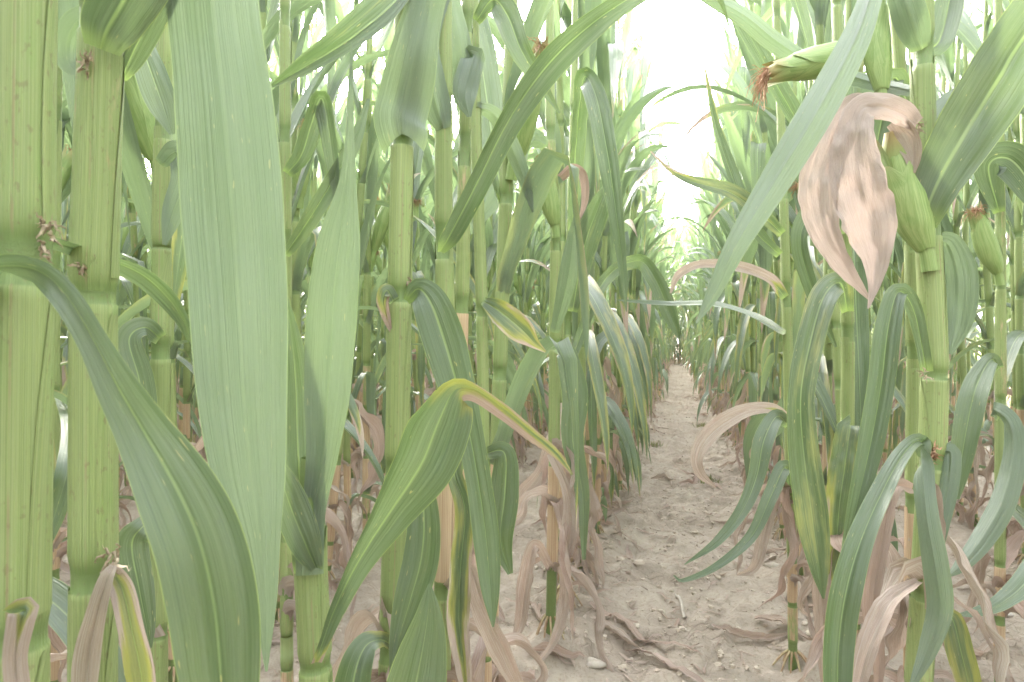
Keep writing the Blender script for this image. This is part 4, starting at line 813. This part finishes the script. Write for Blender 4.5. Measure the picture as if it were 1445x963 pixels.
spots = []
rr = np.random.default_rng(5)
def visible(x, y, m=.15):
    d = np.array([x, y, .7]) - CAM; Z = d @ FW; Xc = d @ RT
    return Z > .3 and abs(Xc / Z) < .75 + m / max(Z, .3)
rows_x = [ROW_L - ROW_GAP * k for k in range(0, 11)] + [ROW_R + ROW_GAP * k for k in range(0, 4)]
for ri, x0 in enumerate(rows_x):
    left = x0 < 0
    depth = abs(x0 - (ROW_L if left else ROW_R))
    y = -3.2 + rr.random() * .1
    ymax = 34 if depth < 1.5 else (26 if depth < 3 else 16)
    while y < ymax:
        x = x0 + rr.normal(0,   .018 if y < 9 else .05); yy = y + rr.normal(0, .015)
        y += .125 if depth < .1 else (.135 if yy < 8 else .16)
        if depth < .1 and (-.25 if left else -.30) < yy < (1.80 if left else 1.70): continue          # the near plants stand here
        if min(math.hypot(x - b[0], yy - b[1]) for b in HERO_BASES) < .09: continue
        if math.hypot(x, yy) < (.38 if yy < .3 else .85): continue
        spots.append((x, yy, ri))
def rank(s):
    d = math.hypot(s[0], s[1]); occl = 1 + .35 * abs(s[0] - (ROW_L if s[0] < 0 else ROW_R)) / ROW_GAP
    return d * occl + (0 if visible(s[0], s[1]) else 1000)
spots += [(ROW_L - .03, 1.20, 0)]
for yy in (24.5, 25.2, 25.9, 26.6, 27.3):
    for x in np.arange(-1.2, 1.5, .14): spots.append((float(x) + rr.normal(0, .02), yy + rr.normal(0, .04), 1))
spots.sort(key=rank)
N_IND = 300 - len(HERO_BASES) - 2
row_names = {}
for ri, x0 in enumerate(rows_x):
    k = ri if ri < 11 else ri - 11
    side = 'left' if ri < 11 else 'right'
    od = ['first', 'second', 'third', 'fourth', 'fifth', 'sixth', 'seventh', 'eighth', 'ninth', 'tenth', 'eleventh'][k]
    row_names[ri] = (side, od)
def copy_obj(o, parent=None):
    c = o.copy(); COL.objects.link(c); c.parent = parent; return c
def plant_text(s, ear, near):
    side, od = row_names[s[2]]
    dist = 'farther back' if not near else 'close by'
    e = 'carrying an ear' if ear else 'without an ear'
    extra = " beyond the bare stalks" if od == "first" else ""
    lab = f"{ordinal(order[s])} {'eared' if ear else 'earless'} maize plant{extra} in the {od} row {side} of the path"
    return lab, f"maize plants in the {od} row {side} of the path"
ORD = "nearest second third fourth fifth sixth seventh eighth ninth tenth".split()
def ordinal(n):
    if n <= 10: return ORD[n - 1]
    return f"{n}{'th' if 10 < n % 100 < 14 else {1: 'st', 2: 'nd', 3: 'rd'}.get(n % 10, 'th')}"
order = {}
for ri in range(len(rows_x)):
    for q_, s_ in enumerate(sorted([t_ for t_ in spots[:N_IND] if t_[2] == ri], key=lambda t_: t_[1])): order[s_] = q_ + 1
first = {}
for n_, s in enumerate(spots[:N_IND]):
    k = int(rr.integers(NPROTO)); gz = float(ground_h(s[0], s[1])); near = n_ < 150
    lab, grp = plant_text(s, k % 2 == 0, near)
    if near:
        if k not in first:
            root = bpy.data.objects.new("maize_plant", None); COL.objects.link(root); root.empty_display_size = .05
            for nm, me, ch in protos[k]:
                o = add(nm, me, root)
                for cn, cm in ch: add(cn, cm, o)
            first[k] = root
        else:
            src = first[k]; root = src.copy(); COL.objects.link(root)
            for chd in list(src.children):
                c = copy_obj(chd, root)
                for gch in list(chd.children): copy_obj(gch, c)
    else:
        root = add("maize_plant", singles[k])
    lean_in = rr.uniform(.02, .12) * (1 if s[0] < 0 else -1) if s[2] in (0, 11) and s[1] > 9 else 0.0
    root.location = (s[0], s[1], gz - .005); root.rotation_euler = (rr.normal(0, .02), lean_in + rr.normal(0, .02), (math.pi * int(rr.integers(2)) + rr.normal(0, .22)) if s[2] in (0, 11) else rr.random() * 6.28)
    sc = rr.uniform(.94, 1.08); root.scale = (sc, sc, sc)
    tag(root, lab, "maize plant", grp)
rest = spots[N_IND:]
VV, QQ, UU, CC, II, off = [], [], [], [], [], 0
for s in rest:
    k = int(rr.integers(NPROTO)); (v, q, u, c), idx = lows[k]; t = (math.pi * int(rr.integers(2)) + rr.normal(0, .22)) if s[2] in (0, 11) else rr.random() * 6.28; sc = rr.uniform(.94, 1.08)
    Rm = np.array([[math.cos(t), -math.sin(t), 0], [math.sin(t), math.cos(t), 0], [0, 0, 1]]) * sc
    v2 = v @ Rm.T  + np.array([s[0], s[1], float(ground_h(s[0], s[1])) - .005])
    if s[2] in (0, 11) and s[1] > 9: v2[:, 0] += np.maximum(v[:, 2] - .5, 0) * rr.uniform(.02, .22) * (1 if s[0] < 0 else -1)
    c2 = c.copy(); c2[:, 2] = (c2[:, 2] + rr.random()) % 1
    VV.append(v2); QQ.append(q + off); UU.append(u); CC.append(c2); II.append(idx); off += len(v)
me = to_mesh("maize_stand", (np.vstack(VV), np.vstack(QQ), np.vstack(UU), np.vstack(CC)), M_STALK)
me.materials.clear()
for mt in [M_STALK, M_LEAF, M_HUSK, M_SILK, M_TASSEL, M_ROOT]: me.materials.append(mt)
me.polygons.foreach_set("material_index", np.concatenate(II))
tag(add("maize_stand", me), "dense mass of distant maize filling the rows behind the nearer plants", "maize crop", kind="stuff")
print("PLANTS", len(spots), "stand faces", len(me.polygons))

# ------------------------------------------------------------------ on the ground
def lump(r, n=8, m=6, rough=.25):
    th = np.linspace(0, 2 * math.pi, n + 1); ph = np.linspace(-math.pi / 2, math.pi / 2, m)
    V = np.stack([np.cos(ph)[:, None] * np.cos(th)[None], np.cos(ph)[:, None] * np.sin(th)[None], np.broadcast_to(np.sin(ph)[:, None], (m, n + 1))], -1)
    f = 1 + rough * (r.random((m, n + 1)) - .5) * 2; f[:, -1] = f[:, 0]; f[0] = f[0, 0]; f[-1] = f[-1, 0]
    V = V * f[..., None] * np.array([1, r.uniform(.6, 1), r.uniform(.45, .75)])
    i, j = np.meshgrid(np.arange(m - 1), np.arange(n), indexing='ij'); a = (i * (n + 1) + j).ravel()
    Q = np.stack([a, a + 1, a + n + 2, a + n + 1], 1); return V.reshape(-1, 3), Q
parts = []; r = np.random.default_rng(31)
for k in range(5200):
    y = .8 + 10 * r.random() ** 1.8; x = r.uniform(-1.5, 1.6) if r.random() < .5 else r.normal(.05, .28)
    v, q = lump(r, 6, 5, .3); s = .0025 + .008 * r.random() ** 3
    if r.random() < .02: s *= 2.0
    t = r.random() * 6.28; Rm = np.array([[math.cos(t), -math.sin(t), 0], [math.sin(t), math.cos(t), 0], [0, 0, 1]])
    v = v @ Rm.T * s + np.array([x, y, float(ground_h(x, y)) + s * .15]); parts.append((v, q, v[:, :2], np.zeros((len(v), 4))))
tag(add("soil_clods", to_mesh("soil_clods", join(parts), M_CLOD, smooth=False)), "crumbled clods of dry earth scattered over the soil", "clods", kind="stuff")

# stones that stand out
def ground_at(px, py):
    d = RT * ((px - CX) / F) + UP * ((CY - py) / F) + FW; t = .3
    for _ in range(4000):
        p = CAM + d * t
        if p[2] < ground_h(p[0], p[1]): return p
        t += .004
    return p
for px, py, s, lab in [(838, 938, .022, "pale flat stone on the path at the bottom of the photo"), (1418, 868, .017, "grey stone under the right-hand leaves"),
                       (1050, 772, .016, "pale stone at the right side of the path"), (885, 780, .012, "small stone left of the middle of the path"),
                       (1092, 800, .020, "flat stone between dead leaves right of the path")]:
    p = ground_at(px, py); r = np.random.default_rng(int(px)); v, q = lump(r, 9, 6, .20)
    v = v * s * np.array([1.25, .9, .75]); o = add("stone", to_mesh("stone", (v, q, v[:, :2], np.zeros((len(v), 4))), M_STONE))
    o.location = p + np.array([0, 0, s * .12]); tag(o, lab, "stone", "stones lying on the soil")

# fallen leaves lying on the soil
def fallen(x, y, az, L, w, seed, label, z=.004, group="dead leaves lying on the soil"):
    r = np.random.default_rng(seed); n = 26; s = np.linspace(0, 1, n)
    a = az + r.uniform(-1.2, 1.2) * s + .5 * np.sin(s * r.uniform(4, 9) + r.random() * 6) * s
    X = x + np.cumsum(np.cos(a)) * L / n; Y = y + np.cumsum(np.sin(a)) * L / n
    Zz = ground_h(X, Y); Zz = np.maximum(Zz, np.convolve(np.pad(Zz, 4, mode='edge'), np.ones(9) / 9, 'valid')) + z + .012 * np.abs(np.sin(s * r.uniform(3, 8) + r.random() * 6)) * r.random() * 1.5
    pts = np.stack([X, Y, Zz], 1); tw = r.uniform(-.5, .5) + .6 * np.sin(s * r.uniform(2, 6) + r.random() * 6)
    hs_ = np.stack([-np.sin(a), np.cos(a), np.zeros(n)], 1); T = nrm(np.gradient(pts, axis=0)); Nn = np.cross(T, hs_)
    side = hs_ * np.cos(tw)[:, None] + Nn * np.sin(tw)[:, None]
    W = w * np.clip(.4 + 2 * s, 0, 1) * np.clip(1 - s ** 3, .04, 1)
    g = blade(pts, W, side, r, .2, .14, 9, 1.0, 0, None, wrap=np.full(n, r.uniform(.5, 1.6) / (w * .5)))
    base = pts[0].copy(); o = add("fallen_leaf", to_mesh("fallen_leaf", (g[0] - base, *g[1:]), M_LEAF)); o.location = base
    tag(o, label, "dead leaf", group); return o
def fallen_px(px, py, qx, qy, w, seed, label):
    a, b = ground_at(px, py), ground_at(qx, qy); d = b - a
    fallen(a[0], a[1], math.atan2(d[1], d[0]), float(np.hypot(d[0], d[1])) * 1.1, w, seed, label)
fallen_px(828, 850, 968, 928, .026, 1, "long orange-brown dead leaf lying across the path near the bottom")
fallen_px(1060, 880, 1165, 905, .035, 2, "broad brown dead leaf in front of the right row")
fallen_px(1110, 860, 1190, 800, .04, 3, "reddish dead leaf at the foot of the yellowish hanging leaf")
fallen_px(740, 925, 812, 960, .03, 4, "dead leaf at the foot of the ear-bearing plant")
fallen_px(1000, 880, 1110, 925, .028, 5, "thin dead leaf flat on the path, lower right of the pale twig")
fallen_px(1330, 830, 1440, 850, .04, 6, "large dead leaf under the right-edge plants")
fallen_px(1350, 930, 1445, 915, .03, 7, "narrow dead leaf in the bottom right corner")
fallen_px(90, 900, 160, 850, .04, 8, "brown dead leaf behind the two thickest left stalks")
fallen_px(955, 690, 1020, 672, .03, 9, "small brown leaf where the dry hooked leaf points")
fallen_px(850, 712, 905, 716, .03, 10, "orange dead leaf against the left row")
r = np.random.default_rng(77); cnt = 0; todo = []
while cnt < 210:
    y = 1.0 + 11 * r.random() ** 1.4; ri = r.integers(0, 6)
    x = [ROW_L, ROW_L, ROW_R, ROW_R, ROW_L - ROW_GAP, ROW_R + ROW_GAP][ri] + r.normal(0, .10)
    if not visible(x, y, -.05): continue
    cnt += 1
    where = "left row beside the path" if ri < 2 else ("right row beside the path" if ri < 4 else "rows behind")
    todo.append((where, y, x, r.random() * 6.28, r.uniform(.10, .30), r.uniform(.012, .030), 500 + cnt))
todo.sort(); seen_w = {}
for where, y, x, az_, L_, w_, sd_ in todo:
    seen_w[where] = seen_w.get(where, 0) + 1
    fallen(x, y, az_, L_, w_, sd_, f"{ordinal(seen_w[where])} curled tan dead leaf in the litter under the {where}", group=f"leaf litter under the {where}")
# pale twig on the path
a, b = ground_at(953, 842), ground_at(968, 876); q = np.linspace(0, 1, 8)[:, None]
c = a * (1 - q) + b * q; c[:, 2] = ground_h(c[:, 0], c[:, 1]) + .006
g = tube(c - c[0], np.array([.002, .004, .0045, .004, .0045, .004, .004, .0025]), 8); o = add("twig", to_mesh("twig", g, M_STONE)); o.location = c[0]
tag(o, "short pale twig lying in the middle of the path", "twig")

# straw crumbs and shreds of leaf
parts = []; r = np.random.default_rng(91)
for k in range(2600):
    y = .9 + 11 * r.random() ** 1.7; x = r.choice([ROW_L, ROW_R, ROW_L - ROW_GAP, .05]) + r.normal(0, .14); az = r.random() * 6.28; L = r.uniform(.012, .06); q = np.linspace(0, 1, 4)
    X = x + np.cos(az) * q * L; Y = y + np.sin(az) * q * L; c = np.stack([X, Y, ground_h(X, Y) + .004 + .004 * r.random()], 1)
    parts.append(blade(c, np.array([.3, 1, 1, .3]) * r.uniform(.002, .010), np.tile([-math.sin(az), math.cos(az), r.uniform(-.4, .4)], (4, 1)), r, .3, 0, 4, 1.0, 0, None))
tag(add("leaf_litter", to_mesh("leaf_litter", join(parts), M_LEAF)), "shredded dry leaf crumbs scattered on the soil", "leaf litter", kind="stuff")

# weeds and the grassy headland beyond the right-hand rows
parts = []; r = np.random.default_rng(17)
for k in range(9000):
    if k < 8600: x = 3.1 + 9 * r.random() ** 1.5; y = r.uniform(-1, 26); L = r.uniform(.10, .35)
    else:
        c0 = [(.16, 3.6), (.42, 3.0), (1.0, 3.1), (.2, 6.1), (-.15, 5.0)][k % 5]; x = c0[0] + r.normal(0, .025); y = c0[1] + r.normal(0, .025); L = r.uniform(.015, .045)
    az = r.random() * 6.28; q = np.linspace(0, 1, 4)
    c = np.stack([x + np.cos(az) * q ** 2 * L * .5, y + np.sin(az) * q ** 2 * L * .5, float(ground_h(x, y)) + q * L], 1)
    parts.append(blade(c, np.array([1, .9, .6, .1]) * (.006 if k < 8600 else .003), np.tile([-math.sin(az), math.cos(az), 0], (4, 1)), r, .2, 0, 4, 0, 0, None))
tag(add("grass", to_mesh("grass", join(parts), M_GRASS)), "rough grass beyond the right-hand rows and tiny weeds on the path", "grass", kind="stuff")
